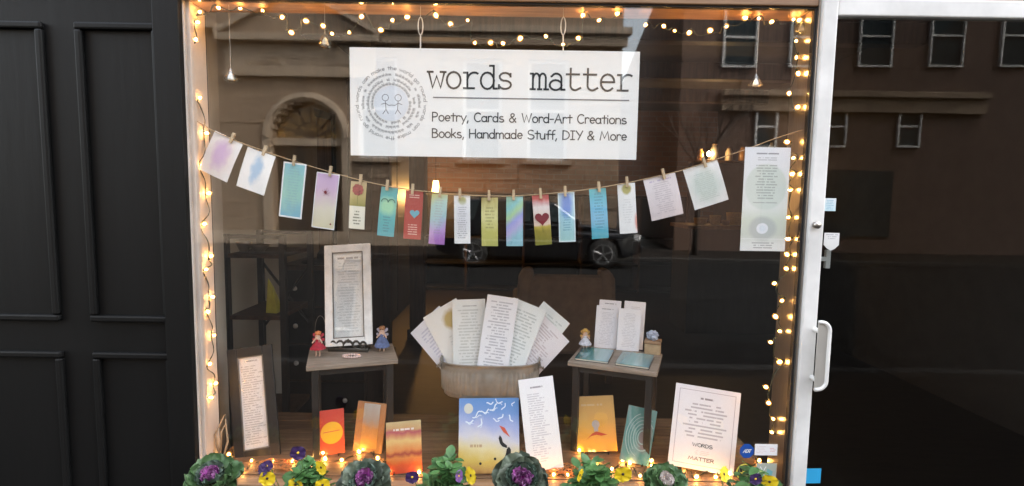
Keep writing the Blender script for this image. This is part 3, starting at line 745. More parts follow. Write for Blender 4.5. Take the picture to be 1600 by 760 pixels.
CARDS = [
 # TL, TR, BL, BR(unused), material recipe, label, pin px offset 0..1
 ((332.7,203),(378,224),(309,264.5), dict(ramp=[(0,WHITE)], blots=[(.5,.5,.5,.42,(.80,.68,.66),1.2,.8),(.48,.56,.24,.32,(.62,.42,.66),1.0,1.5)]), 'white card with mauve watercolour blot clipped to the twine end', 'card'),
 ((387,230),(434,246),(366,290), dict(ramp=[(0,WHITE)], blots=[(.52,.52,.17,.34,(.38,.55,.74),.8,1.9)]), 'white card with blue watercolour blot on the twine', 'card'),
 ((441,252),(479,257),(433.5,338), dict(ramp=[(0,(.30,.56,.68)),(.4,(.45,.68,.62)),(.75,(.42,.66,.62)),(1,(.40,.66,.74))], warp=.5, border=(.06,.028,WHITE), text=[(.2,.8,.12,.92,16,(.25,.42,.48),.5,True)]), 'blue green watercolour card with white border and small print', 'card'),
 ((491.5,268),(529,273),(485,355), dict(ramp=[(0,(.76,.72,.55)),(.35,(.80,.76,.66)),(.7,(.74,.58,.72)),(1,(.70,.54,.74))], warp=.2, border=(.035,.02,WHITE)), 'pink and cream card with a small flower sprig', 'card'),
 ((548,283),(573.5,285),(543.5,357), dict(ramp=[(0,(.78,.77,.66)),(.48,(.78,.77,.66)),(.485,(.36,.36,.10)),(.7,(.58,.50,.24)),(1,(.64,.54,.36))], text=[(.25,.75,.08,.40,5,(.12,.13,.08),.8,True)]), 'bookmark with a dark red flower over a cream lower half', 'bookmark'),
 ((589,291),(615,294),(588.5,368), dict(ramp=[(0,(.10,.52,.60)),(.5,(.16,.58,.58)),(1,(.12,.50,.52))], warp=.3, blots=[(.5,.62,.5,.16,(.32,.66,.42),.8,.5)], text=[(.25,.75,.08,.42,6,(.03,.22,.26),.7,True)]), 'turquoise bookmark with a green heart arch', 'bookmark'),
 ((630,297),(657,299),(630,373), dict(ramp=[(0,(.52,.035,.035)),(1,(.48,.03,.05))], warp=.2, text=[(.22,.78,.08,.32,5,(.70,.45,.40),.8,True),(.2,.8,.84,.93,2,(.70,.45,.40),.8,True)]), 'red bookmark with a small blue heart', 'bookmark'),
 ((669,302),(694,304),(669,381), dict(ramp=[(0,(.52,.28,.62)),(.22,(.62,.46,.74)),(.45,(.48,.66,.70)),(.75,(.52,.70,.66)),(1,(.70,.70,.34))], direction=(-.12,1), warp=.25, text=[(.2,.8,.2,.9,13,(.3,.3,.34),.45,True)]), 'pastel bookmark fading from yellow through aqua to purple', 'bookmark'),
 ((711,306),(736,306),(710,381), dict(ramp=[(0,WHITE)], blots=[(.5,.90,.24,.09,(.42,.42,.14),.5,1.0),(.5,.5,.6,.3,(.72,.72,.76),1.0,.6)], text=[(.18,.82,.1,.78,15,(.25,.25,.28),.6,True)]), 'white bookmark with a tiny green tree above grey print', 'bookmark'),
 ((752,309),(778,309),(752,385), dict(ramp=[(0,(.62,.62,.26)),(.3,(.68,.66,.26)),(.6,(.78,.76,.44)),(1,(.60,.52,.22))], warp=.5, wscale=6, text=[(.2,.8,.35,.82,7,(.28,.25,.08),.6,True)]), 'mustard yellow bookmark with mottled print', 'bookmark'),
 ((794,307),(820,307),(791,385), dict(ramp=[(0,(.42,.66,.74)),(.25,(.60,.56,.80)),(.42,(.48,.50,.82)),(.6,(.56,.74,.46)),(.8,(.40,.70,.72)),(1,(.46,.70,.60))], direction=(-.35,1.15), warp=.15), 'bookmark with pastel rainbow diagonal stripes', 'bookmark'),
 ((834,304),(860,302),(837,384), dict(ramp=[(0,(.30,.30,.03)),(.28,(.42,.36,.04)),(.36,(.62,.52,.12)),(.40,(.80,.66,.56)),(.74,(.80,.70,.68)),(.90,(.62,.12,.14)),(1,(.52,.04,.07))], warp=.10), 'bookmark with a dark red heart tree over green grass', 'bookmark'),
 ((874,301),(900,300),(874,379), dict(ramp=[(0,(.52,.76,.76)),(.5,(.50,.72,.80)),(1,(.52,.68,.84))], blots=[(.5,.76,.30,.26,(.12,.26,.66),.7,1.0)], border=(.07,.025,(.66,.80,.84)), text=[(.22,.78,.22,.62,8,(.10,.30,.42),.6,True)]), 'pale aqua bookmark with a royal blue patch', 'bookmark'),
 ((917,296),(944,294),(925,374), dict(ramp=[(0,(.14,.50,.58)),(.4,(.22,.56,.76)),(.6,(.24,.60,.78)),(1,(.14,.56,.62))], warp=.4, text=[(.2,.8,.2,.92,12,(.03,.20,.30),.6,True)]), 'deep turquoise bookmark with dark print', 'bookmark'),
 ((962,288),(989,286),(969,366), dict(ramp=[(0,WHITE)], blots=[(.5,.88,.26,.10,(.46,.42,.14),.4,.9),(1.0,.22,.12,.16,(.76,.34,.28),.8,.4)], text=[(.2,.8,.2,.7,10,(.55,.55,.56),.4,True)]), 'white bookmark with a gold tree at its top', 'bookmark'),
 ((1006,281),(1057,269),(1019,346), dict(ramp=[(0,(.70,.62,.64)),(1,(.74,.68,.70))], warp=.3, text=[(.2,.8,.12,.86,15,(.42,.36,.40),.55,True),(.15,.85,.86,.94,1,(.4,.32,.5),.7,True)]), 'pinkish grey card printed with a verse on the twine', 'card'),
 ((1067,267),(1119,250),(1087,329), dict(ramp=[(0,WHITE)], blots=[(.5,.5,.42,.4,(.60,.68,.64),.8,.6)], text=[(.2,.8,.15,.82,15,(.42,.50,.46),.5,True)]), 'white card with pale green verse panel on the twine', 'card'),
]
K['heart_blue'] = mat('blue_print', (0.10, 0.36, 0.46), .5); K['heart_dark'] = mat('dark_green_print', (0.02, 0.16, 0.12), .5)
K['dred'] = mat('dark_red_print', (0.20, 0.012, 0.022), .5); K['flower_red'] = mat('maroon_flower_print', (0.33, 0.06, 0.06), .55, var=.5, vscale=120)
K['orange_red'] = mat('orange_red_print', (0.62, 0.10, 0.05), .5)
K['olive_p'] = mat('olive_print', (0.12, 0.14, 0.02), .6)
cards = []
for i, (TL, TR, BL, rec, lab, cat) in enumerate(CARDS):
    BR = (BL[0]+TR[0]-TL[0], BL[1]+TR[1]-TL[1])
    y = YL+.0055 if False else YL+.0004
    M_, wd, ht = panel_px(BL, BR, TL, y)
    deep = lambda c: tuple(x**1.45 for x in c) if max(c)-min(c) > .12 else c
    rec['ramp'] = [(a_, deep(c_)) for a_, c_ in rec['ramp']]
    M_ = M_ @ Matrix.Rotation(R(random.uniform(-9, 9)), 4, 'Z')
    pm_ = printmat('card_print', seed=i*1.7+.3, rough=.5, **rec)
    e = thing('bookmark' if cat == 'bookmark' else 'hanging_card', lab, cat, mat=M_, group='cards clipped to the twine')
    sheet(wd, ht, .0008, random.uniform(.0, .004), random.uniform(.0, .005)).build('paper', pm_, e)
    D = lambda nm, m_, *polys: [MB().poly(pp, -.0007).build(nm, m_, e) for pp in polys]
    if i == 3:
        fl = MB()
        for k in range(9):
            a = 2*math.pi*k/9; rr = .011 if k % 2 else .015
            fl.stroke([(0, ht*.63), (rr*math.cos(a), ht*.66+rr*math.sin(a))], .0009, -.0007)
        fl.poly(disc(-.002, ht*.66, .0048), -.0009); fl.build('flower_print', K['dred'], e)
        MB().poly(disc(wd*.33, ht*.1, .003, n=10), -.0007).build('stamp_print', K['dred'], e)
    if i == 4:
        pl = MB()
        for k in range(9): pl.poly(disc(.0165*math.cos(2*math.pi*k/9)*.75, ht*.83+.0165*.75*math.sin(2*math.pi*k/9), .007, n=10), -.0007-k*.00004)
        pl.poly(disc(0, ht*.83, .009, n=12), -.0012); pl.build('flower_print', K['flower_red'], e)
        MB().stroke([(0, ht*.70), (0, ht*.5)], .0012, -.0007).build('stem_print', K['olive_p'], e)
    if i == 5:
        hs_ = MB()
        for sg_ in (-1, 1): hs_.stroke([(sg_*.011+.011*math.cos(R(a)), ht*.69+.012*math.sin(R(a))) for a in range(10, 171, 16)], .003, -.0007)
        hs_.build('heart_print', K['heart_dark'], e)
    if i == 6: D('heart_print', K['heart_blue'], heart(.004, ht*.53, .0155)); 
    if i == 11:
        D('heart_print', K['dred'], heart(0, ht*.52, .0235)); MB().stroke([(0, ht*.34), (.0005, ht*.25)], .0016, -.0007).build('trunk_print', K['olive_p'], e)
    cards.append(e)
    # clothespin over the twine
    tw = .62 if i in (0, 1, 15, 16) else random.uniform(.35, .65); tp_ = M_ @ Vector(((tw-.5)*wd, 0, ht))
    px_pin = tp_ 
    best = min(range(len(fine)-1), key=lambda k: abs((fine[k].x+fine[k+1].x)/2-tp_.x)); a_, b_ = fine[best], fine[best+1]
    zt_ = a_.z+(b_.z-a_.z)*((tp_.x-a_.x)/max(1e-6, b_.x-a_.x))
    o = link('clothespin', pin_mesh, None, 0, (tp_.x, YL, min(zt_, tp_.z+.004)-.001))
    tilt = math.atan2(M_[0][2], M_[2][2]); o.rotation_euler = (0, tilt, 0)
    tag(o, 'small wooden clothespin clipping the '+lab.split(' with ')[0].split(' fading')[0].split(' printed')[0]+('' if False else {0:' with mauve blot',1:' with blue blot',3:' with flower sprig',4:' with red flower',5:' with green heart',6:' with blue heart',8:' with tiny green tree',10:' with diagonal stripes',11:' with red heart tree',12:' with royal blue patch',13:' with dark print',14:' with gold tree',15:' with verse',16:' with green panel',9:' with mottled print'}.get(i, '')), 'clothespin', 'clothespins on the twine')

# --- poster on the glass, right
M_, wd, ht = panel_px((1156, 392), (1226, 393), (1163, 230), .0045)
M_ = Matrix.Translation((0, 0, 0)) @ M_
pr = thing('window_poster', 'long white poster with grey circle and round emblem taped inside the glass', 'poster', mat=M_)
pmx = printmat('poster_print', [(0, (.70, .71, .70)), (.06, (.74, .75, .73)), (.16, (.60, .63, .56)), (.30, (.64, .68, .58)), (.42, (.76, .77, .74)), (1, (.80, .80, .84))], blots=[(.5, .62, .46, .22, (.66, .70, .65), .10, 0), (.47, .22, .30, .115, (.50, .52, .50), .30, .2), (.47, .22, .13, .052, (.80, .80, .84), .06, 0)], text=[(.15, .85, .925, .955, 1, (.2, .2, .22), .8, True), (.2, .8, .87, .91, 2, (.3, .3, .32), .6, True), (.25, .75, .50, .84, 13, (.28, .30, .28), .65, True), (.12, .88, .46, .48, 1, (.25, .25, .25), .6, True), (.2, .8, .02, .09, 3, (.25, .25, .26), .7, True)], seed=4.4)
sheet(wd, ht, .0008).build('paper', pmx, pr)
MB().poly(disc(-.03*wd, ht*.22, .010, n=16), -.0006).build('emblem_print', K['pale_blue'], pr)
MB().box((0, -.0004, ht*.118), (wd*.99, .0004, .0018)).build('fold_tape', K['white_paper'], pr)

# --- crystals hanging
K['crystal'] = glassmat('crystal_glass', .22, (.93, .95, .90)); K['crystal_line'] = mat('nylon_line', (.55, .52, .48), .4)
def crystal(px, py, sz_px, label, oval=False):
    c = P(px, py, .05); s = sz_px*.0021
    t = thing('crystal_pendant', label, 'crystal', c, 'hanging crystals')
    if oval: b_ = MB().lathe([(.001, -s*.9), (s*.45, -s*.55), (s*.62, 0), (s*.45, s*.55), (.001, s*.9)], 8)
    else: b_ = MB().lathe([(.001, -s*.42), (s*.34, -s*.46), (s*.62, -s*.22), (s*.34, s*.3), (s*.1, s*.75), (.001, s*.8)], 8)
    b_.build('prism', K['crystal'], t)
    MB().lathe([(.001, -s*.3), (s*.32, -s*.26), (s*.2, s*.2), (.001, s*.4)], 6).build('facet_core', K['white_paper'], t)
    MB().tube([(0, 0, s*.6), (0, 0, ZT-c.z+.0005)], .0006, 4).build('line', K['crystal_line'], t)
crystal(361, 121, 17, 'clear cone crystal hung low on the side next to the first card')
crystal(508, 66, 18, 'greenish cone crystal hung beside the corner of the sign')
crystal(1181, 130, 17, 'clear cone crystal hung above the long white poster')
crystal(1252, 44, 15, 'oval clear crystal hung beside the right jamb', True)

# --- tables
ZTAB = .905
def table(corners, label, legs_h):
    c3 = [G(px, py, ZTAB) for px, py in corners]        # front-left, front-right, back-right
    X = (c3[1]-c3[0]); wd = X.length; X.normalize(); Yd = Vector((0, 0, 1)).cross(X); dp = (c3[2]-c3[1]).dot(Yd)
    ctr = (c3[0]+c3[1])/2+Yd*(dp/2); rz = math.atan2(X.y, X.x)
    t = thing('side_table', label, 'table', (ctr.x, ctr.y, ZF), None, None, rz); H = ZTAB-ZF
    MB().b2(-wd/2, wd/2, -dp/2, dp/2, H-.016, H).build('table_top', K['tabletop'], t, bevel=.002)
    ap = MB(); ap.b2(-wd/2+.03, wd/2-.03, -dp/2+.018, -dp/2+.03, H-.04, H-.017); ap.b2(-wd/2+.03, wd/2-.03, dp/2-.03, dp/2-.018, H-.04, H-.017); ap.build('apron', K['black_wood'], t)
    for a in (-1, 1):
        for b_ in (-1, 1): MB().box((a*(wd/2-.028), b_*(dp/2-.024), (H-.017)/2), (.024, .024, H-.017)).build('leg', K['black_wood'], t, bevel=.002)
    return t, wd, dp
tabL, twL, tdL = table(((478, 574), (622, 562), (611, 537)), 'small grey topped table carrying the white framed poem', 0)
tabR, twR, tdR = table(((887, 565), (1027, 583), (1036, 553)), 'small grey topped table carrying card stacks and two journals', 0)

# --- white framed poem on left table
K['distress'] = mat('distressed_white_paint', (.80, .80, .79), .6, var=.14, vscale=25, bump=.2, bscale=60)
K['bead'] = mat('grey_bead', (.16, .145, .13), .5, var=.2, vscale=40)
K['poem'] = printmat('poem_paper', [(0, (.82, .87, .89)), (1, (.82, .84, .87))], text=[(.12, .88, .06, .88, 26, (.34, .40, .44), .40, True), (.1, .9, .90, .95, 1, (.2, .2, .24), .8, True)], seed=2.2)
def picture_frame(name, label, BL, BR, TL, yb, yr, yt, bwid, mframe, mpaper, dp=.014, cat='frame', group=None, glass=True):
    M_, wd, ht = panel_px(BL, BR, TL, yb, yr, yt)
    t = thing(name, label, cat, mat=M_, group=group)
    for a, b_, c, d in ((-wd/2, -wd/2+bwid, 0, ht), (wd/2-bwid, wd/2, 0, ht), (-wd/2+bwid, wd/2-bwid, 0, bwid), (-wd/2+bwid, wd/2-bwid, ht-bwid, ht)):
        MB().b2(a, b_, 0, dp, c, d).build('frame_rail', mframe, t, bevel=.0025)
    MB().b2(-wd/2+bwid-.001, wd/2-bwid+.001, dp*.55, dp*.8, bwid-.001, ht-bwid+.001).build('paper', mpaper, t)
    bd = MB(); i0, i1, j0, j1, tt_ = -wd/2+bwid, wd/2-bwid, bwid, ht-bwid, .0035
    for a, b_, c, d in ((i0, i0+tt_, j0, j1), (i1-tt_, i1, j0, j1), (i0+tt_, i1-tt_, j0, j0+tt_), (i0+tt_, i1-tt_, j1-tt_, j1)): bd.b2(a, b_, dp*.05, dp*.28, c, d)
    bd.build('inner_bead', K['bead'], t)
    if glass: MB().b2(-wd/2+bwid-.001, wd/2-bwid+.001, dp*.30, dp*.42, bwid-.001, ht-bwid+.001).build('glass', K['frameglass'], t)
    return t, wd, ht
K['frameglass'] = glassmat('frame_glass', .09, (1, 1, 1))
yF = G(545, 548, ZTAB).y
fy = G(545, 552, ZTAB).y
wfr, w_, h_ = picture_frame('picture_frame', 'tall distressed white frame holding a poem on the left table', (508, 543), (582, 538), (506, 384), fy+.010, fy+.022, fy+.100, .030, K['distress'], K['poem'])
# ornate easel
K['iron'] = mat('dark_cast_iron', (.06, .052, .042), .5, .4, var=.3, vscale=40)
ec = G(545, 549, ZTAB); ea = thing('frame_easel', 'ornate dark scrolled easel holding the white frame', 'easel', (ec.x, ec.y-.006, ZTAB))
ea.scale = (1.12, 1.0, 1.4); eb = MB()
eb.b2(-.068, .068, -.004, .004, .0, .010)
for sgx in (-1, 1):
    for cx_, r_ in ((.050, .012), (.026, .014)):
        eb.tube([(sgx*(cx_+r_*(1-.06*k)*math.cos(R(k*34))), 0, .014+r_*(1-.06*k)*math.sin(R(k*34))+.004) for k in range(12)], .0034, 6)
eb.tube([(.016*math.cos(R(a)), 0, .016+.014*math.sin(R(a))) for a in range(-20, 201, 20)], .004, 6)
eb.lathe([(.001, .024), (.007, .028), (.001, .036)], 8)
eb.build('scroll_rail', K['iron'], ea, True)
for sgx in (-1, 1): MB().tube([(sgx*.06, 0, .004), (sgx*.064, .05, .004)], .0035, 6).build('foot', K['iron'], ea, True)
MB().tube([(0, .05, .003), (0, .088, .19)], .003, 6).tube([(-.064, .05, .003), (.064, .05, .003)], .003, 6).build('back_strut', K['iron'], ea, True)

# --- little fairy dolls
K['skin'] = mat('doll_skin', (.62, .42, .32), .6)
def doll(px, py, h, ccloth, chair, label, surface, wings, skirt_len=.36, yoff=0):
    g = G(px, py, surface); t = thing('fairy_doll', label, 'doll', (g.x, g.y, surface), 'fairy dolls')
    mc = mat('doll_cloth', ccloth, .8, var=.35, vscale=120); mh = mat('doll_hair', chair, .8, var=.35, vscale=150); mw = mat('doll_wings', wings, .4, var=.2, vscale=60)
    s = h/1.0; pts = [(0,0,.50), (0,0,.66), (0,0,.74), (0,-.01,.80), (0,-.01,.92), (.08,0,.70), (.16,-.03,.60), (.20,-.08,.54), (-.08,0,.70), (-.16,-.03,.60), (-.20,-.08,.54), (.06,0,.44), (.07,-.01,.22), (.07,0,.05), (.075,-.07,.025), (-.06,0,.44), (-.07,-.01,.22), (-.07,0,.05), (-.075,-.07,.025)]
    ed = [(0,1),(1,2),(2,3),(3,4),(2,5),(5,6),(6,7),(2,8),(8,9),(9,10),(0,11),(11,12),(12,13),(13,14),(0,15),(15,16),(16,17),(17,18)]
    rad = [.085,.085,.05,.09,.085,.04,.032,.028,.04,.032,.028,.06,.04,.032,.03,.06,.04,.032,.03]
    me = bpy.data.meshes.new('doll_body'); me.from_pydata([tuple(c*s for c in p) for p in pts], ed, []); me.materials.append(K['skin'])
    o = link('body', me, t); md = o.modifiers.new('skin', 'SKIN')
    for v, r_ in zip(me.skin_vertices[0].data, rad): v.radius = (r_*s, r_*s)
    me.skin_vertices[0].data[0].use_root = True
    o.modifiers.new('sub', 'SUBSURF').levels = 1; o.modifiers['sub'].render_levels = 2
    sk = MB(); n = 14                       # petal skirt in two layers
    for ly in range(2):
        for k in range(n):
            a = 2*math.pi*(k+.5*ly)/n; L = (skirt_len-.05*ly)*s; b0 = len(sk.v); ca, sa = math.cos(a), math.sin(a); tx, ty = -sa, ca
            for (rr, zz, ww) in ((.08, .60, .03), (.17, .48, .075), (.24+.05*ly, .60-skirt_len/s*s+.05, .065), (.25+.05*ly, .60-skirt_len, .012)):
                for e in (-1, 1): sk.v.append(((rr*ca+e*ww*tx)*s, (rr*sa+e*ww*ty)*s, zz*s))
            for j in range(3): sk.f.append((b0+2*j, b0+2*j+1, b0+2*j+3, b0+2*j+2))
    sk.lathe([(.088*s, .58*s), (.10*s, .62*s), (.094*s, .70*s), (.06*s, .745*s)], 12); sk.build('dress', mc, t, True)
    hr = MB(); rg = random.Random(int(px))
    hr.lathe([(.03*s, .99*s), (.09*s, .975*s), (.115*s, .92*s), (.10*s, .85*s)], 12, c=(0, .02*s, 0))
    for k in range(26):
        a = rg.uniform(0, 2*math.pi); b_ = rg.uniform(.2, 1.2); d = Vector((math.cos(a)*math.sin(b_), .35+math.sin(a)*math.sin(b_)*.7, math.cos(b_)*.8)); c0 = Vector((0, .01, .91))
        hr.tube([(c0+d*.07)*s, (c0+d*.13+Vector((0, 0, -.01)))*s, (c0+d*.17+Vector((0, 0, -.05)))*s], .018*s, 5, rads=[.028*s, .02*s, .006*s])
    hr.build('hair', mh, t, True)
    fc = MB()
    for e in (-1, 1): fc.lathe([(.001, -.002*s), (.012*s, 0), (.001, .004*s)], 8, c=(e*.034*s, -.098*s, .885*s), axis='Y')
    fc.stroke([(-.02*s, .835*s), (0, .828*s), (.02*s, .835*s)], .008*s, -.100*s); fc.build('face', K['ink'], t)
    for e in (-1, 1):
        wg = MB()
        for (z0, L, an) in ((.70, .26, 50), (.64, .20, 5)):
            c0 = (e*.05*s, .075*s, z0*s)
            wg.prism([(c0[0]+e*(L*s*f*math.cos(R(an))-q_*s*math.sin(R(an))), c0[2]+L*s*f*math.sin(R(an))+q_*s*math.cos(R(an))) for f, q_ in ((0, 0), (.5, .07), (.9, .06), (1, 0), (.8, -.05), (.4, -.04))], .072*s, .078*s)
        wg.build('wing', mw, t)
    return t
doll(497, 557, .094, (.40, .02, .04), (.62, .20, .07), 'tiny red fairy doll standing left of the white frame', ZTAB, (.5, .05, .08), .30)
doll(597, 549, .098, (.11, .15, .30), (.35, .16, .07), 'tiny blue fairy doll standing right of the white frame', ZTAB, (.45, .42, .50), .42)
doll(914, 547, .084, (.55, .57, .64), (.70, .42, .10), 'tiny fairy doll with orange petal hair beside the card stacks', ZTAB, (.62, .36, .10), .34)
q = MB(); g = G(494, 545, ZTAB); q.tube([(g.x+.022*math.cos(R(a))+.008, g.y+.028, ZTAB+.062+.062*math.sin(R(a))) for a in range(-90, 271, 15)], .0012, 5)
tag(q.build('wire_hoop', K['alu'], None, True), 'thin metal hoop standing behind the red fairy doll', 'hoop')
# shells in front of the frame
K['shell'] = mat('pink_shell', (.62, .46, .42), .4, var=.35, vscale=90)
g = G(548, 560, ZTAB); nk = thing('bead_bracelet', 'pink and silver bead bracelet lying on the left table', 'bracelet', (g.x, g.y+.012, ZTAB))
bdm = MB().lathe([(.0008, -.0052), (.0042, -.003), (.0054, 0), (.0042, .003), (.0008, .0052)], 8).mesh('bead', K['shell'], True)
for k in range(18):
    a = 2*math.pi*k/18; link('bead', bdm, nk, 0, (.030*math.cos(a), .017*math.sin(a), .0052))

# --- tub of papers on a dark stand
ZST = .738
tc_ = Vector((-.078, .34, ZST)); TA, TB, TH = .192, .105, .134
st = thing('display_box', 'dark wooden box stand under the galvanised tub', 'stand', (tc_.x, tc_.y, ZF))
MB().b2(-.105, .105, -.11, .11, 0, ZST-ZF-.012).build('body', K['dark_brown'], st, bevel=.002); MB().b2(-.112, .112, -.117, .117, ZST-ZF-.012, ZST-ZF).build('lid', K['dark_brown'], st, bevel=.002)
tb = thing('galvanised_tub', 'ribbed galvanised oval tub filled with printed poems', 'tub', tc_)
def oval(k, a, b, n=96, rib=0.0):
    th = 2*math.pi*k/n; c, s = math.cos(th), math.sin(th); e = 2/2.9
    r_ = 1+rib*(.5+.5*math.cos(th*60))
    return (a*math.copysign(abs(c)**e, c)*r_, b*math.copysign(abs(s)**e, s)*r_)
q = MB(); n = 532
prof = [(0.0, .90, 0), (.006, .935, 0), (.018, .945, 0), (.026, .95, .045), (.098, .965, .045), (.106, .97, 0), (.112, .985, 0), (.118, .975, 0), (TH-.004, 1.0, 0), (TH, 1.03, 0), (TH+.004, 1.02, 0), (TH, .985, 0), (.03, .90, 0), (.008, .86, 0)]
for z, k_, rib in prof:
    for k in range(n):
        x, y = oval(k, TA*k_, TB*k_, n, rib); q.v.append((x, y, z))
for i in range(len(prof)-1):
    for k in range(n): q.f.append((i*n+k, i*n+(k+1) % n, (i+1)*n+(k+1) % n, (i+1)*n+k))
q.f.append(tuple(reversed(range(n)))); q.f.append(tuple((len(prof)-1)*n+k for k in range(n)))
q.build('body', K['steel'], tb, True)
for e in (-1, 1):
    MB().tube([(e*(TA+.006+.012*math.sin(R(a))), .03*math.cos(R(a)), TH-.022-.016*math.sin(R(a))) for a in range(0, 181, 20)], .003, 6).build('handle', K['steel'], tb, True)
    MB().b2(e*(TA-.004), e*(TA+.007), -.036, .036, TH-.028, TH-.016).build('handle_lug', K['steel'], tb, bevel=.002)
PAP = [ # top-left px, top-right px, height px, lean depth, label, recipe
 ((641,521),(686,478),150,.07,'lilac tinted poem sheet leaning far left in the tub', dict(ramp=[(0,(.78,.79,.87)),(1,(.80,.81,.88))], warp=.4, text=[(.15,.85,.1,.9,18,(.36,.38,.56),.5,False)])),
 ((660,497),(712,466),150,.06,'cream poem sheet with a gold tree leaning left in the tub', dict(ramp=[(0,(.84,.83,.79))], blots=[(.62,.80,.22,.13,(.50,.37,.12),.5,1.2)], text=[(.3,.9,.2,.62,13,(.45,.45,.44),.5,True)])),
 ((850,471),(891,506),150,.075,'pale mint poem sheet leaning far right in the tub', dict(ramp=[(0,(.80,.85,.85))], warp=.3, text=[(.12,.88,.1,.92,20,(.35,.42,.42),.5,True)])),
 ((840,482),(890,534),150,.06,'pale lilac poem sheet leaning right in the tub', dict(ramp=[(0,(.82,.80,.84)),(1,(.85,.83,.87))], text=[(.12,.88,.1,.92,20,(.42,.34,.38),.55,False)])),
 ((706,469),(758,467),140,.045,'ivory poem sheet standing upright in the tub', dict(ramp=[(0,(.80,.81,.79))], warp=.2, text=[(.15,.85,.1,.88,20,(.44,.45,.42),.55,True),(.3,.75,.90,.93,1,(.3,.3,.3),.7,True)])),
 ((803,465),(854,486),140,.035,'mint white poem sheet tilted right in the tub', dict(ramp=[(0,(.83,.87,.87))], text=[(.15,.85,.1,.9,20,(.36,.42,.42),.6,True)])),
 ((762,460),(810,467),140,.02,'white poem sheet in a clear sleeve at the centre of the tub', dict(ramp=[(0,(.87,.87,.91))], text=[(.14,.86,.06,.94,24,(.36,.36,.42),.65,True)])),
]
for i, (a, b_, hp, dy, lab, rec) in enumerate(PAP):
    yt_ = tc_.y-.005+dy*.9; A, B = P(*a, yt_), P(*b_, yt_)
    X = (B-A).normalized(); wd = (B-A).length; dn = Vector((X.z, 0, -X.x)); ht = hp*.00235
    ht = min(ht, .30)
    A2, B2 = A+dn*ht, B+dn*ht
    lo = min(A2.z, B2.z)
    if lo < ZST+.014: ht -= (ZST+.016-lo)/max(.4, abs(dn.z)); A2, B2 = A+dn*ht, B+dn*ht
    base_y = tc_.y-.055+i*-.0+dy*.55; A2.y = B2.y = min(base_y, yt_)
    M_, w2, h2 = frame3(A2, B2, A)
    o = sheet(w2, h2, .0008, random.uniform(.001, .004), random.uniform(-.004, .004)).build('poem_sheet', printmat('poem_print', seed=i*2.3+1, rough=.4, coat=.25 if i == 6 else .1, **rec))
    o.matrix_world = M_; tag(o, lab, 'paper', 'poem sheets in the tub')

# --- right table: card stacks, journals, box
def on_table(px, py): return G(px, py, ZTAB)
K['verse'] = printmat('verse_print', [(0, (.85, .84, .89))], text=[(.14, .86, .08, .86, 22, (.45, .44, .50), .5, True), (.2, .8, .90, .95, 1, (.25, .25, .28), .8, True)], seed=8.1)
K['verse2'] = printmat('verse_print_blue', [(0, (.84, .85, .90))], text=[(.14, .86, .08, .90, 22, (.45, .46, .52), .5, True)], seed=9.1)
ry = on_table(945, 546).y
for (BL, BR, TL, yo, lab, m_) in (((932, 540), (966, 543), (935, 468), .045, 'white verse card stack behind the others on the left of the rack', K['verse']), ((971, 544), (1004, 547), (974, 470), .045, 'white verse card stack behind the others on the right of the rack', K['verse2']),
                              ((928, 544), (962, 547), (931, 478), .012, 'white verse card stack in front on the left of the rack', K['verse']), ((963, 548), (998, 551), (970, 483), .008, 'white verse card stack in front on the right of the rack', K['verse2'])):
    yb = on_table(*BL).y if yo < .03 else ry+yo
    M_, wd, ht = panel_px(BL, BR, TL, yb, yb-.006, yb+.022)
    if yo > .03:
        pass
    o = MB().b2(-wd/2, wd/2, 0, .007, 0, ht).build('card_stack', m_, None); o.matrix_world = M_
    dz = M_.translation.z-(ZTAB+.0005); 
    if yo > .03:                                   # the rear stacks stand on the rack step
        o.location.z = M_.translation.z
    else: o.location.z -= dz
    tag(o, lab, 'cards', 'verse card stacks')
rk_ = thing('card_rack', 'clear two step rack holding the verse card stacks', 'rack', (on_table(965, 547).x, ry+.03, ZTAB), None, None, -.12)
K['acrylic'] = glassmat('clear_acrylic', .06, (.93, .95, .95))
MB().b2(-.085, .085, -.022, .060, .0, .0025).build('base', K['acrylic'], rk_); MB().b2(-.085, .085, .016, .019, .0025, .11).build('divider', K['acrylic'], rk_); MB().b2(-.085, .085, .019, .056, .0025, .022).build('step', K['black_wood'], rk_)
K['journal'] = printmat('journal_cover', [(0, (.10, .22, .24)), (.5, (.10, .30, .30)), (1, (.16, .30, .36))], warp=1.0, wscale=3, rough=.12, coat=.8, grain=0)
K['pages'] = mat('page_edges', (.72, .69, .60), .8, var=.1, vscale=200, stretch=(1, 1, 40))
for (fl, fr_, bl_, lab) in (((899, 563), (949, 569), (915, 546), 'glossy teal journal lying next to the orange haired fairy'), ((962, 571), (1013, 578), (974, 553), 'glossy dark teal journal lying before the wooden box')):
    a, b_, c = on_table(*fl), on_table(*fr_), on_table(*bl_)
    X = (b_-a); wd = X.length; X.normalize(); Yd = Vector((0, 0, 1)).cross(X); dp = (c-a).dot(Yd)
    t = thing('journal', lab, 'journal', (a+b_)/2, 'journals on the table', None, math.atan2(X.y, X.x))
    MB().b2(-wd/2, wd/2, 0, dp, .0022, .0075).build('page_block', K['pages'], t)
    pc = printmat('journal_print', [(0, (.05, .14, .16)), (.4, (.10, .30, .30)), (.7, (.22, .42, .44)), (1, (.12, .24, .30))], direction=(1, 0), warp=.9, wscale=3, rough=.12, coat=.8, grain=0, seed=fl[0])
    MB().b2(-wd/2-.002, wd/2+.002, -.002, dp+.002, .0075, .0095).build('cover', pc, t); MB().b2(-wd/2-.002, wd/2+.002, -.002, dp+.002, 0, .0022).build('back_cover', K['black_wood'], t)
K['boxwood'] = woodmat('light_box_wood', (.36, .26, .15), (.52, .40, .25), (10, 10, 10))
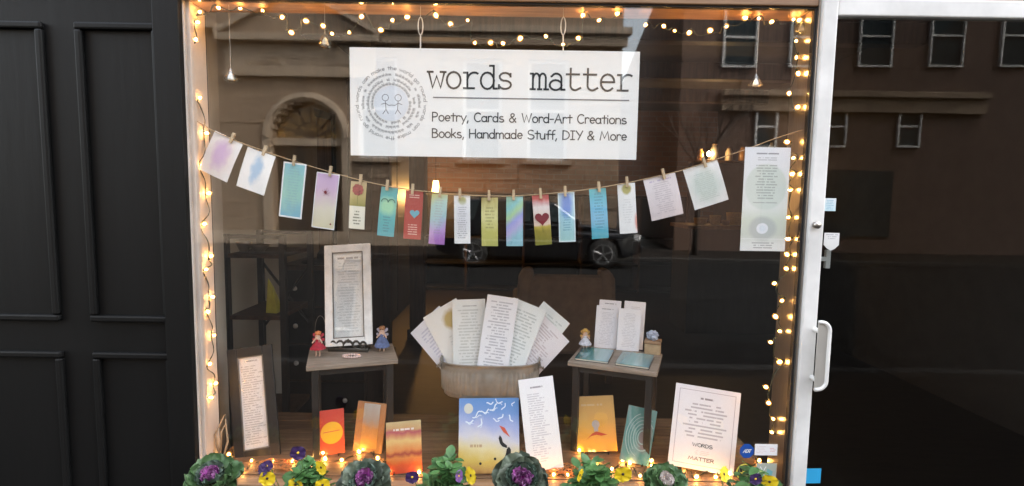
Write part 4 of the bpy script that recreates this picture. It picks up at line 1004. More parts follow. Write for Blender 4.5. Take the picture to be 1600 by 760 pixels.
g = on_table(1020, 555); bx = thing('wooden_box', 'small pale wooden box with crumpled tissue on the right table', 'box', (g.x-.002, g.y+.004, ZTAB), None, None, -.35)
K['box_lid'] = woodmat('box_lid_wood', (.25, .15, .08), (.36, .23, .13), (10, 10, 10))
MB().b2(-.030, .030, -.0, .05, 0, .040).build('body', K['boxwood'], bx, bevel=.003); MB().b2(-.032, .032, -.002, .052, .040, .052).build('lid', K['box_lid'], bx, bevel=.003)
K['tissue'] = mat('blue_grey_tissue', (.40, .46, .58), .8, var=.5, vscale=60)
bm = bmesh.new(); bmesh.ops.create_icosphere(bm, subdivisions=3, radius=.024)
rg = random.Random(4)
for v in bm.verts:
    v.co *= rg.uniform(.72, 1.12); v.co.z *= .85; v.co.z += .018
    if v.co.z < 0: v.co.z = 0
me = bpy.data.meshes.new('tissue'); bm.to_mesh(me); bm.free(); me.materials.append(K['tissue']); o = link('tissue', me, bx, 0, (-.002, .024, .052))

# --- black framed poem, left
K['black_frame'] = mat('charcoal_frame', (.014, .013, .013), .5, var=.2, vscale=20)
K['poem2'] = printmat('long_poem_print', [(0, (.86, .84, .85)), (1, (.85, .84, .87))], text=[(.10, .9, .05, .9, 34, (.30, .28, .30), .6, False), (.2, .8, .93, .96, 1, (.2, .2, .2), .8, True)], seed=5.5)
yb = G(398, 717, ZF).y
picture_frame('picture_frame', 'tall charcoal frame holding a long poem beside the left jamb', (366, 724), (438, 711), (358, 547), yb, yb+.03, yb+.085, .034, K['black_frame'], K['poem2'])

# --- books standing on the platform
K['cover_dark'] = mat('book_back_cover', (.12, .08, .05), .5)
K['stand_wire'] = mat('black_wire_stand', (.02, .02, .02), .4, .5)
def book(label, BL, BR, TL, lean, yaw, th, cover, name='book', cat='book', group='books along the platform', stand=True, zoff=0.0):
    """A closed book leaning back: cover, page block, back cover and a small wire stand."""
    g = G((BL[0]+BR[0])/2, max(BL[1], BR[1]), ZF+zoff); yb = g.y
    M_, wd, ht = panel_px(BL, BR, TL, yb-yaw/2, yb+yaw/2, yb+lean)
    low = min((M_ @ Vector((-wd/2, 0, 0))).z, (M_ @ Vector((wd/2, 0, 0))).z)
    M_ = Matrix.Translation((0, 0, ZF+zoff+.001-low)) @ M_
    t = thing(name, label, cat, mat=M_, group=group)
    MB().b2(-wd/2, wd/2, 0, .0022, 0, ht).build('cover', cover, t)
    if th > .004:
        MB().b2(-wd/2+.002, wd/2-.004, .0022, th-.0022, .003, ht-.003).build('page_block', K['pages'], t)
        MB().b2(-wd/2, wd/2, th-.0022, th, 0, ht).build('back_cover', cover if False else K['cover_dark'], t)
        MB().b2(-wd/2, -wd/2+.002, .0022, th-.0022, 0, ht).build('spine', K['cover_dark'], t)
    return t, wd, ht, M_
def stand(M_, wd, label, th):
    """Wire stand behind a leaning thing: two feet with lips and a prop."""
    c = M_.translation; t = thing('wire_stand', label, 'stand', (c.x, c.y, ZF), 'wire stands')
    for e in (-1, 1):
        x = e*wd*.28
        MB().tube([(x, -.010, .012), (x, -.010, .0022), (x, .075, .0022)], .0018, 5).build('foot', K['stand_wire'], t)
    MB().tube([(-wd*.28, .075, .0022), (wd*.28, .075, .0022)], .0018, 5).tube([(0, .075, .0022), (0, .060+th, .10)], .0018, 5).build('prop', K['stand_wire'], t)
C_red = printmat('red_book_print', [(0, (.60, .10, .03)), (.5, (.58, .055, .02)), (1, (.50, .05, .03))], warp=.2, rough=.3, coat=.4, grain=.01)
t, wd, ht, M1 = book('red orange book with a yellow sun disc on its cover', (499, 711), (539, 705), (500, 640), .035, .03, .012, C_red)
K['sun_y'] = mat('yellow_print', (.78, .42, .02), .4)
dd = MB().poly(disc(0, ht*.48, wd*.44, n=28), -.0007).build('sun_disc', K['sun_y'], t)
MB().stroke([(-wd*.33, ht*.50), (wd*.3, ht*.52)], ht*.018, -.0011).build('title_print', K['orange_red'], dd)
C_or = printmat('orange_book_print', [(0, (.45, .20, .04)), (.5, (.42, .17, .05)), (1, (.36, .16, .06))], warp=.3, rough=.25, coat=.5, blots=[], seed=3)
t, wd, ht, M2 = book('slim orange book with a grey to amber panel on its cover', (551, 702), (596, 708), (557, 624), .05, -.02, .010, C_or)
pm_ = printmat('orange_panel', [(0, (.62, .28, .03)), (.45, (.50, .22, .06)), (.62, (.36, .28, .22)), (1, (.38, .37, .35))], warp=.35, rough=.3)
MB().b2(-wd*.26, wd*.30, -.0012, -.0004, ht*.08, ht*.97).build('panel_print', pm_, t)
C_sun = printmat('sunset_book_print', [(0, (.48, .05, .012)), (.16, (.60, .09, .015)), (.30, (.68, .24, .05)), (.36, (.36, .05, .03)), (.42, (.68, .24, .06)), (.62, (.72, .48, .18)), (.72, (.56, .22, .11)), (.80, (.40, .07, .10)), (.86, (.54, .32, .14)), (1, (.52, .40, .20))], warp=.22, wscale=3, rough=.3, coat=.4, grain=.01, text=[(.1, .9, .80, .88, 1, (.78, .70, .66), .9, True)], seed=6)
t, wd, ht, M3 = book('paperback with a sunset sky cover next to an ornamental kale', (604, 741), (660, 735), (597, 660), .045, .02, .010, C_sun)
C_sky = printmat('picture_book_print', [(0, (.34, .13, .04)), (.10, (.62, .36, .10)), (.22, (.74, .52, .12)), (.36, (.78, .66, .36)), (.50, (.66, .64, .70)), (.68, (.36, .42, .70)), (.85, (.16, .30, .62)), (1, (.10, .26, .58))], direction=(.12, .96), warp=.25, wscale=3, rough=.28, coat=.4, grain=.01, text=[(.12, .45, .32, .40, 1, (.45, .25, .14), .7, True)], blots=[(.16, .86, .075, .07, (.62, .62, .55), .1, 0)], seed=7)
t, wd, ht, M4 = book('large picture book with blue sky, kite and figures under the tub', (716, 742), (812, 741), (716, 624), .075, .0, .010, C_sky)
K['title_white'] = mat('white_title_print', (.72, .80, .88), .5)
tt = MB(); rg = random.Random(12)
for (u, v, L, an) in ((.52, .93, .1, 10), (.66, .95, .12, -20), (.75, .88, .1, 60), (.58, .87, .14, 30), (.30, .78, .16, 18), (.44, .82, .12, 12), (.36, .66, .12, 62), (.18, .68, .12, 8), (.70, .74, .10, 40), (.86, .72, .1, -50), (.62, .70, .1, -10), (.9, .92, .06, 70)):
    x, z = (u-.5)*wd, v*ht; dx, dz = math.cos(R(an))*L*wd/2, math.sin(R(an))*L*ht/2
    px_, pz_ = -dz, dx; A_ = rg.uniform(.25, .5)
    tt.stroke([(x+dx*e+px_*A_*math.sin(e*2.6+L*40), z+dz*e+pz_*A_*math.sin(e*2.6+L*40)) for e in [-1+.2*k for k in range(11)]], rg.uniform(.0028, .0046), -.0007)
    if L > .1: tt.stroke([(x+dx*e*.7+.004, z+dz*e*.7-.006+.002*math.sin(e*4)) for e in [-1+.25*k for k in range(9)]], .002, -.00075)
tt.build('title_print', K['title_white'], t)
kt = MB().poly([((a-.5)*wd, b_*ht) for a, b_ in ((.67, .63), (.76, .60), (.85, .47), (.74, .54))], -.0007).build('kite_print', K['orange_red'], t)
sil = MB()
for pts_ in (((.66, .46), (.68, .50), (.71, .47), (.73, .41), (.80, .36), (.79, .33), (.72, .35), (.68, .39)), ((.79, .31), (.83, .35), (.86, .31), (.86, .26), (.81, .21), (.76, .22), (.78, .26))): sil.poly([((a-.5)*wd, b_*ht) for a, b_ in pts_], -.0007)
for (a, b_) in ((.60, .19), (.74, .15), (.36, .13)): sil.poly(disc((a-.5)*wd, b_*ht, .0045, n=10), -.0008)
sil.stroke([((.78-.5)*wd, .35*ht), ((.86-.5)*wd, .30*ht)], .0016, -.0007); sil.build('figure_print', K['ink'], t)
C_poem = printmat('poem_card_print', [(0, (.87, .85, .82)), (1, (.87, .86, .89))], text=[(.20, .76, .10, .84, 30, (.46, .42, .48), .6, False), (.2, .78, .88, .92, 1, (.25, .22, .25), .8, True)], seed=11)
t, wd, ht, M5 = book('tall narrow poem card leaning against the tub stand', (826, 740), (881, 731), (816, 592), .06, .02, .003, C_poem, 'poem_card', 'card', None)
C_yel = printmat('yellow_book_print', [(0, (.66, .36, .06)), (.5, (.62, .38, .10)), (1, (.52, .34, .12))], warp=.3, rough=.12, coat=.9, grain=.01, text=[(.12, .75, .80, .88, 1, (.58, .48, .30), .6, True)], seed=13)
t, wd, ht, M6 = book('golden yellow book with a red winged figure on its cover', (903, 709), (965, 707), (904, 622), .055, -.01, .012, C_yel)
K['red_p'] = mat('red_print', (.42, .06, .03), .5); K['grey_p'] = mat('grey_print', (.36, .36, .38), .5)
fgr = MB().poly([(a*wd, b_*ht) for a, b_ in ((-.26, .22), (-.10, .33), (0, .36), (.10, .34), (.28, .30), (.12, .28), (0, .30), (-.14, .28))], -.0007).build('figure_print', K['red_p'], t)
MB().poly([(a*wd, b_*ht) for a, b_ in ((-.05, .36), (.05, .36), (.06, .46), (0, .52), (-.06, .46))], -.0008).poly(disc(0, ht*.49, wd*.10, n=16), -.0007).build('head_print', K['grey_p'], fgr)
C_teal = printmat('teal_book_print', [(0, (.16, .26, .25)), (.35, (.08, .24, .24)), (.6, (.20, .34, .33)), (.8, (.06, .22, .21)), (1, (.14, .30, .28))], direction=(.8, .6), warp=1.2, wscale=2.2, rough=.2, coat=.7, blots=[(.72, .48, .22, .26, (.24, .19, .19), .5, .6)], seed=14)
t, wd, ht, M7 = book('teal swirled book standing tilted behind the table leg', (968, 717), (1013, 728), (982, 631), .05, -.015, .012, C_teal)
sw = MB()
for k, (rr_, a0, a1) in enumerate(((.46, 60, 250), (.38, 40, 230), (.30, 80, 300), (.22, 0, 260), (.54, 110, 230), (.15, 100, 380))):
    sw.stroke([(wd*.14+wd*rr_*1.05*math.cos(R(a0+(a1-a0)*j/16)), ht*.48+ht*rr_*.80*math.sin(R(a0+(a1-a0)*j/16))) for j in range(17) if abs(wd*.14+wd*rr_*1.05*math.cos(R(a0+(a1-a0)*j/16))) < wd*.49], .0022+.0008*(k % 3), -.0007-k*.00003)
sw.build('swirl_print', mat('pale_swirl_print', (.30, .42, .40), .4), t)
C_wm = printmat('words_poster_print', [(0, (.87, .81, .79)), (1, (.86, .82, .85))], text=[(.14, .86, .37, .80, 10, (.34, .28, .30), .65, True), (.36, .64, .83, .88, 1, (.2, .16, .18), .8, True), (.36, .64, .175, .235, 3, (.55, .45, .45), .5, True)], seed=15)
t, wd, ht, M8 = book('white bordered poster reading words matter on a stand', (1043, 722), (1146, 741), (1050, 593), .075, -.03, .004, C_wm, 'word_art_poster', 'poster', None)
q = MB(); write_hand(q, 'WORDS', -wd*.155, wd*.155, ht*.275, ht*.040, .0019); write_hand(q, 'MATTER', -wd*.2, wd*.2, ht*.11, ht*.040, .0019); q.build('lettering', K['ink_soft'], t)
b0, b1 = .07, .055; fr_ = MB()
x0, x1, z0_, z1_ = -wd*(.5-b0), wd*(.5-b0), ht*b1, ht*(1-b1)
for a, b_ in (((x0, z0_), (x1, z0_)), ((x1, z0_), (x1, z1_)), ((x1, z1_), (x0, z1_)), ((x0, z1_), (x0, z0_))): fr_.stroke([a, b_], .0016, -.0007)
fr_.build('border_line', mat('mauve_line', (.42, .34, .38), .6), t)
for M_, w_, lab, th in ((M1, .09, 'black wire stand behind the red orange book', .012), (M2, .1, 'black wire stand behind the slim orange book', .01), (M3, .12, 'black wire stand behind the sunset paperback', .01), (M6, .14, 'black wire stand behind the golden yellow book', .012), (M7, .1, 'black wire stand behind the teal swirled book', .012), (M8, .2, 'black wire stand behind the words matter poster', .004)):
    stand(M_, w_, lab, th)

# --- twigs at the left jamb, orange mesh ribbon on the platform
K['twig'] = mat('pale_twig', (.42, .30, .19), .85, var=.25, vscale=60)
q = MB(); g = G(345, 712, ZF); g.y = .06
for (a, b_, c) in (((345, 705), (336, 680), (351, 648)), ((342, 706), (346, 675), (353, 662)), ((341, 708), (327, 690), (318, 668)), ((344, 708), (356, 690), (352, 655))):
    q.tube([Vector((P(*a, .07).x, .07, ZF)), P(*b_, .075), P(*c, .08)], .003, 5, rads=[.0045, .0035, .0015])
tag(q.build('dry_twigs', K['twig'], None, True), 'pale dry twigs standing in the corner by the left jamb', 'twigs')
K['mesh'] = mat('orange_mesh_fabric', (.55, .22, .07), .7, var=.35, vscale=60)
def ribbon(pxs, lab):
    q = MB(); rg = random.Random(len(pxs)+int(pxs[0][0])); L = [G(px, py, ZF) for px, py in pxs]; n = len(L)
    rows = []
    for i, p_ in enumerate(L):
        row = []
        for k in range(9):
            row.append(Vector((p_.x+rg.uniform(-.006, .006), max(.03, p_.y-.01)+k*.008, ZF+.002+.014*abs(math.sin(k*.8+i*1.3))+rg.uniform(0, .004))))
        rows.append(row)
    for r_ in rows: q.tube(r_, .0016, 4)
    for k in range(9): q.tube([rows[i][k] for i in range(n)], .0016, 4)
    for i in range(n-1):
        q.tube([rows[i][k if k % 2 else k] if k % 2 else rows[i+1][k] for k in range(9)], .0012, 4)
    tag(q.build('mesh_ribbon', K['mesh']), lab, 'ribbon', 'orange mesh ribbons')
ribbon([(845+11*k, 744) for k in range(7)], 'crumpled orange mesh ribbon at the foot of the narrow poem card')
ribbon([(395+11*k, 742) for k in range(6)], 'crumpled orange mesh ribbon before the charcoal frame')

# ------------------------------------------------------------------ fairy light strings
bulb_mesh = MB().lathe([(.0008, .0058), (.0030, .0044), (.0042, .0010), (.0038, -.0025), (.0022, -.0050)], 8).mesh('bulb', K['bulb'], True)
halo_mesh = MB().lathe([(.0008, .0105), (.0045, .0090), (.0080, .0045), (.0092, .0), (.0080, -.0045), (.0045, -.0078), (.0026, -.0085)], 10).mesh('bulb_halo', K['bulb_halo'], True)
sock_mesh = MB().lathe([(.0026, -.0050), (.0028, -.0095), (.0022, -.0150)], 6).mesh('socket', K['socket'])
def light_string(label, seq, sag=.004, bulbdir=None):
    """seq: list of 3-D bulb positions; the wire passes just behind every bulb."""
    t = thing('fairy_light_string', label, 'string lights', seq[0], 'warm fairy light strings'); o0 = Vector(seq[0])
    rg = random.Random(len(seq)); path = []
    for i, p_ in enumerate(seq):
        p_ = Vector(p_); d = Vector((rg.uniform(-1, 1), rg.uniform(-.1, .6), rg.uniform(-.8, .8))).normalized()
        if bulbdir: d = (d*.5+Vector(bulbdir)).normalized()
        foot = p_-d*.014; path.append(foot-o0)
        if i+1 < len(seq):
            nx_ = Vector(seq[i+1]); path.append((p_+nx_)/2-o0+Vector((rg.uniform(-.006, .006), rg.uniform(0, .006), rg.uniform(-.012, .002)-sag)))
        b_ = link('bulb', bulb_mesh, t, 0, p_-o0); b_.rotation_euler = d.to_track_quat('Z', 'Y').to_euler(); b_.scale = (rg.uniform(.72, 1.12),)*3
        s_ = link('socket', sock_mesh, b_); link('bulb_halo', halo_mesh, b_)
    sm = []
    for k in range(len(path)-1):
        p0, p1, p2, p3 = path[max(k-1, 0)], path[k], path[k+1], path[min(k+2, len(path)-1)]
        for j in range(4):
            u = j/4; sm.append(.5*((2*p1)+(-p0+p2)*u+(2*p0-5*p1+4*p2-p3)*u*u+(-p0+3*p1-3*p2+p3)*u**3))
    sm.append(path[-1]); w1 = MB().tube(sm, .0012, 5); w1.tube([p_+Vector((.0022*math.sin(i*.9), .0015, .0022*math.cos(i*.9))) for i, p_ in enumerate(sm)], .0011, 5)
    w1.build('wire', K['wire'], t)
YB = .05
topL = [(298, 62), (298, 35), (312, 19), (341, 6), (375, 6), (410, 13), (441, 27), (455, 51), (478, 33), (505, 41), (519, 53), (546, 51), (565, 26), (595, 47), (613, 32), (636, 27), (681, 24), (704, 38), (731, 32), (742, 67), (767, 67), (786, 68), (813, 60), (853, 57), (880, 70), (904, 60), (911, 23), (936, 32), (965, 11)]
topR = [(1009, 39), (1037, 41), (1054, 48), (1077, 51), (1110, 48), (1135, 41), (1165, 20), (1187, 12), (1206, 34), (1241, 19), (1259, 32), (1244, 64), (1259, 90), (1257, 115), (1233, 146), (1254, 168)]
def cl(p_):
    p_ = p_.copy(); p_.x = max(XL+.012, min(XR-.014, p_.x)); p_.z = min(p_.z, ZT-.012); return p_
light_string('warm fairy lights swagged above the sign from the left jamb', [cl(P(a, b_, YB+random.uniform(-.012, .02))) for a, b_ in topL])
light_string('warm fairy lights swagged along the head towards the right jamb', [cl(P(a, b_, YB+random.uniform(-.012, .02))) for a, b_ in topR])
left = [(311, 153), (308, 208), (306, 258), (303, 302), (312, 350), (298, 400), (315, 421), (322, 464), (304, 487), (324, 524), (326, 569), (306, 599), (310, 621)]
light_string('warm fairy lights running down the cream left jamb', [cl(P(a, b_, .06+(.02 if k % 2 else -.01))) for k, (a, b_) in enumerate(left)], bulbdir=(.8, -.3, .2))
right = [(1230, 222), (1243, 247), (1238, 272), (1246, 297), (1230, 297), (1238, 340), (1230, 374), (1242, 374), (1237, 398), (1230, 420), (1210, 443), (1222, 470), (1212, 495), (1228, 518), (1204, 535), (1226, 566), (1220, 566), (1197, 605), (1201, 630), (1214, 655), (1220, 676)]
light_string('warm fairy lights running down beside the metal right jamb', [cl(P(a, b_, .055+random.uniform(-.01, .02))) for a, b_ in right], bulbdir=(-.8, -.2, .1))
bot = [(343, 690), (355, 710), (379, 738), (393, 720), (427, 720), (457, 721), (485, 717), (505, 708), (508, 717), (534, 719), (561, 706), (567, 699), (590, 716), (626, 727), (631, 731), (609, 746), (655, 744), (697, 727), (735, 724), (738, 730), (760, 732), (803, 710), (842, 747), (865, 750), (887, 748), (905, 704), (926, 722), (932, 719), (956, 733), (973, 719), (977, 712), (984, 724), (1000, 747), (1018, 720), (1018, 728), (1062, 747), (1069, 729), (1088, 750), (1126, 729), (1118, 752), (1140, 740), (1200, 720), (1224, 700)]
def onfloor(a, b_):
    p_ = G(a, b_, ZF+.010)
    if p_.y < .03: p_ = P(a, b_, .03); p_.z = max(p_.z, ZF+.010)
    p_.x = max(XL+.02, min(XR-.015, p_.x)); return p_
light_string('warm fairy lights strewn over the platform between the books', [onfloor(a, b_) for a, b_ in bot], sag=-.002, bulbdir=(0, -.5, .9))

# ------------------------------------------------------------------ stickers on the panes
def sticker(name, label, outline, m_, px, py, y=-.0042, cat='sticker'):
    c = P(px, py, y); t = thing(name, label, cat, c, 'stickers on the panes')
    MB().prism(outline, -.0006, .0006).build('film', m_, t); return t
K['adt_blue'] = mat('blue_vinyl', (.012, .065, .30), .35); K['wv'] = mat('white_vinyl', (.76, .76, .76), .4); K['yv'] = mat('yellow_vinyl', (.62, .50, .08), .4)
K['tv'] = mat('teal_vinyl', (.16, .38, .40), .4); K['gv'] = mat('grey_green_vinyl', (.38, .40, .34), .45); K['sky_v'] = mat('sky_blue_vinyl', (.03, .33, .62), .4); K['black_v'] = mat('black_vinyl', (.02, .02, .018), .4)
oct_ = [(.0245*math.cos(R(22.5+45*k)), .0255*math.sin(R(22.5+45*k))) for k in range(8)]
t = sticker('alarm_sticker', 'blue octagonal security sticker low on the display glass', oct_, K['adt_blue'], 1167, 705)
q = MB(); 
for s_, xo in (('A', -.0125), ('D', -.004), ('T', .0045)):
    for st_ in HAND[s_][0]: q.stroke([(xo+a*.0145+b_*.004, -.005+b_*.0145) for a, b_ in st_], .0026, -.0009)
q.build('lettering', K['wv'], t)
tx = printmat('notice_print', [(0, (.74, .73, .74)), (1, (.78, .76, .77))], direction=(1, 0), text=[(.08, .6, .15, .85, 5, (.6, .45, .45), .5, False), (.62, .95, .3, .7, 3, (.62, .12, .12), .6, True)], seed=21)
t = sticker('notice_sticker', 'small white notice sticker with faint red print on the display glass', [(-.037, -.019), (.037, -.019), (.037, .019), (-.037, .019)], tx, 1197, 703)
t = sticker('round_sticker', 'round black sticker with yellow ring and leaf emblem on the display glass', disc(0, 0, .031, n=28), K['black_v'], 1164, 738)
rgm = MB(); rgm.stroke([(.0275*math.cos(R(a)), .0275*math.sin(R(a))) for a in range(-40, 221, 10)], .005, -.0009); rgm.build('ring_print', K['yv'], t)
lf = MB()
for a in (20, 55, 90, 125, 160): lf.poly([(.002*math.cos(R(a+90)), -.006+.002*math.sin(R(a+90))), (.011*math.cos(R(a+16)), -.006+.011*math.sin(R(a+16))), (.019*math.cos(R(a)), -.006+.019*math.sin(R(a))), (.011*math.cos(R(a-16)), -.006+.011*math.sin(R(a-16)))], -.0009-a*.000001)
lf.build('leaf_print', K['yv'], t)
t = sticker('square_sticker', 'grey green square sticker with a teal tilted patch on the display glass', [(-.034, -.032), (.032, -.032), (.032, .024), (-.034, .024)], K['gv'], 1198, 735)
MB().poly([(-.004, -.018), (.014, -.024), (.021, -.004), (.002, .006)], -.0009).build('patch_print', K['tv'], t)
MB().stroke([(-.022, .012), (-.012, -.004), (-.004, .012)], .003, -.0009).build('mark_print', K['wv'], t)
YD = -.0168
t = sticker('door_sticker', 'light blue printed sticker on the door pane', [(-.018, -.020), (.020, -.020), (.020, .020), (-.018, .020)], printmat('door_sticker_print', [(0, (.50, .68, .74)), (1, (.66, .72, .76))], text=[(.1, .9, .1, .9, 6, (.12, .38, .52), .7, True)], seed=23), 1296, 320, YD)
t = sticker('shield_sticker', 'white shield shaped sticker on the door pane above the latch', [(-.024, .028), (-.024, -.010), (-.012, -.022), (0, -.028), (.012, -.022), (.024, -.010), (.024, .028)], printmat('shield_print', [(0, (.62, .62, .60)), (1, (.72, .72, .72))], text=[(.1, .9, .62, .95, 3, (.3, .3, .32), .7, True)], seed=24), 1299, 378, YD)
t = sticker('blue_square_sticker', 'plain sky blue square sticker low on the door pane', [(-.025, -.026), (.026, -.024), (.026, .026), (-.024, .025)], K['sky_v'], 1270, 744, YD)

# ------------------------------------------------------------------ window box with plants
K['soil'] = mat('potting_soil', (.03, .022, .016), 1.0, var=.4, vscale=60, bump=.8, bscale=90)
bxz = .515
wbx = thing('window_box', 'long dark brown window box under the display glass', 'planter', (0, -.135, bxz-.17))
MB().b2(XL, XR-.01, -.085, -.075, 0, .17).build('front_board', K['dark_brown'], wbx, bevel=.002); MB().b2(XL, XR-.01, .075, .085, 0, .17).build('back_board', K['dark_brown'], wbx, bevel=.002)
for a in (XL, XR-.02): MB().b2(a, a+.01, -.075, .075, 0, .17).build('end_board', K['dark_brown'], wbx, bevel=.002)
MB().b2(XL+.011, XR-.021, -.074, .074, .0, .01).build('bottom_board', K['dark_brown'], wbx); MB().b2(XL+.0105, XR-.0205, -.0745, .0745, .011, .155).build('soil', K['soil'], wbx)
for x in (-.7, 0, .6): MB().b2(x-.012, x+.012, .086, .128, .02, .10).build('bracket', K['iron'], wbx)
SOILZ = bxz-.015
def leafmat(name, base, edge, centre):
    q = NT(name); g = q.coord('Generated'); sp = q.n('ShaderNodeSeparateXYZ'); q.t.links.new(g, sp.inputs[0])
    oi = q.n('ShaderNodeObjectInfo'); nz = q.noise(q.coord('Object'), 60, 3)
    vein = q.M('ABSOLUTE', q.M('SUBTRACT', sp.outputs[0], .5)); f = q.M('ADD', sp.outputs[1], q.M('MULTIPLY', q.M('SUBTRACT', nz, .5), .7))
    col = q.ramp(f, [(.15, centre), (.55, base), (1, edge)]); col = q.mix(q.M('MULTIPLY', q.M('LESS_THAN', vein, .035), .5), col, tuple(min(1, c*1.9) for c in base))
    hv = q.n('ShaderNodeHueSaturation'); q.t.links.new(col, hv.inputs['Color']); q.t.links.new(q.M('MULTIPLY_ADD', oi.outputs['Random'], .5, .75), hv.inputs['Value'])
    q.t.links.new(hv.outputs[0], q.b.inputs['Base Color']); q.b.inputs['Roughness'].default_value = .5; q.bump(nz, .3, .002)
    return q.m
LM = {'grey': leafmat('kale_outer_leaf', (.075, .095, .065), (.10, .125, .085), (.13, .14, .11)), 'mid': leafmat('kale_mid_leaf', (.06, .085, .065), (.06, .10, .07), (.13, .06, .13)),
      'purple': leafmat('kale_heart_leaf', (.34, .06, .30), (.22, .10, .20), (.48, .06, .40)), 'white': leafmat('kale_white_leaf', (.66, .54, .56), (.62, .56, .50), (.70, .46, .54)), 'green': leafmat('kale_green_leaf', (.055, .12, .04), (.08, .15, .06), (.2, .24, .14))}
def kale_leaf(L, Wd, ruff, cup, m_, seed):
    q = MB(); rg = random.Random(seed); nu, nv = 8, 6; ph = rg.uniform(0, 6)
    for j in range(nv+1):
        v = j/nv; hw = Wd*(.22+.95*math.sin(min(1, v*1.02)*math.pi*.56))*(1-.55*max(0, v-.8)/.2*.8)
        for i in range(nu+1):
            u = i/nu*2-1; e = abs(u)**2*(.3+.7*v)+max(0, v-.75)*2.2
            q.v.append((u*hw, v*L*(1-.10*u*u), cup*u*u*Wd+L*.20*v*v+ruff*e*math.sin(u*9+v*7+ph)+rg.uniform(-.0012, .0012)))
    for j in range(nv):
        for i in range(nu): a = j*(nu+1)+i; q.f.append((a, a+1, a+nu+2, a+nu+1))
    return q.mesh('leaf', m_, True)
def kale(px, py, size, inner, outer, label, tilt=28):
    c = P(px, py, -.135); t = thing('ornamental_kale', label, 'plant', (c.x, -.135, SOILZ), 'ornamental kale in the window box')
    top = c.z-SOILZ; top = max(.02, top); rg = random.Random(int(px))
    MB().tube([(0, 0, -.02), (0, .004, top*.5), (0, 0, top)], .012, 8, rads=[.012, .011, .016]).build('stem', LM['green'].copy() if False else K['bark'], t, True)
    Rt = Matrix.Rotation(R(tilt), 4, 'X')
    for (n, el, L, Wd, mk, z, ruf) in ((10, 2, .082, .036, outer, -.018, .010), (10, 22, .074, .034, outer, -.008, .010), (8, 40, .056, .026, 'mid' if inner != 'white' else 'green', 0, .007), (9, 52, .044, .021, inner, .004, .005), (7, 68, .031, .014, inner, .008, .004), (5, 80, .022, .010, inner, .010, .003)):
        ms = [kale_leaf(L*size, Wd*size, ruf*size, .35, LM[mk], int(px)+k+n*3+el) for k in range(2)]
        for k in range(n):
            a = 2*math.pi*k/n+rg.uniform(-.15, .15)+el
            o = link('leaf', ms[k % 2], t); s_ = rg.uniform(.86, 1.12)
            o.matrix_local = Matrix.Translation((0, 0, top)) @ Rt @ Matrix.Rotation(a, 4, 'Z') @ Matrix.Translation((0, .006*size, z*size)) @ Matrix.Rotation(R(el+rg.uniform(-8, 8)), 4, 'X') @ Matrix.Scale(s_, 4)
kale(333, 752, .98, 'purple', 'green', 'grey green kale with a muted mauve heart next to the left jamb', 22)
kale(571, 755, .94, 'purple', 'grey', 'grey green kale with purple heart below the slim orange book', 34)
kale(816, 753, 1.06, 'purple', 'grey', 'large dark kale with purple heart below the picture book', 40)
kale(1040, 757, .80, 'white', 'green', 'green kale with a pinkish white heart beside the words poster', 30)
# pansies
K['pl'] = mat('pansy_leaf', (.05, .13, .035), .5, var=.4, vscale=30); K['pl2'] = mat('pansy_stem', (.08, .16, .04), .6)
PET = {'yellow': mat('yellow_petal', (.70, .50, .012), .55, var=.12, vscale=80), 'purple': mat('dark_purple_petal', (.035, .012, .075), .6, var=.4, vscale=80), 'violet': mat('violet_petal', (.16, .07, .26), .6, var=.3, vscale=80)}
K['pface'] = mat('pansy_face', (.03, .012, .01), .6); K['pface2'] = mat('pansy_eye', (.66, .42, .03), .6)
def petal(L, Wd, m_, seed):
    q = MB(); rg = random.Random(seed); n = 7
    for j in range(5):
        v = j/4
        for i in range(n):
            u = i/(n-1)*2-1; hw = Wd*math.sin(math.pi*(.12+.72*v))
            q.v.append((u*hw, -.0015*math.sin(u*5+seed)*v-.002*v*v, v*L*(1-.12*u*u)))
    for j in range(4):
        for i in range(n-1): a = j*n+i; q.f.append((a, a+1, a+n+1, a+n))
    return q.mesh('petal', m_, True)
PM = {k: petal(.019, .0125, m_, 3) for k, m_ in PET.items()}
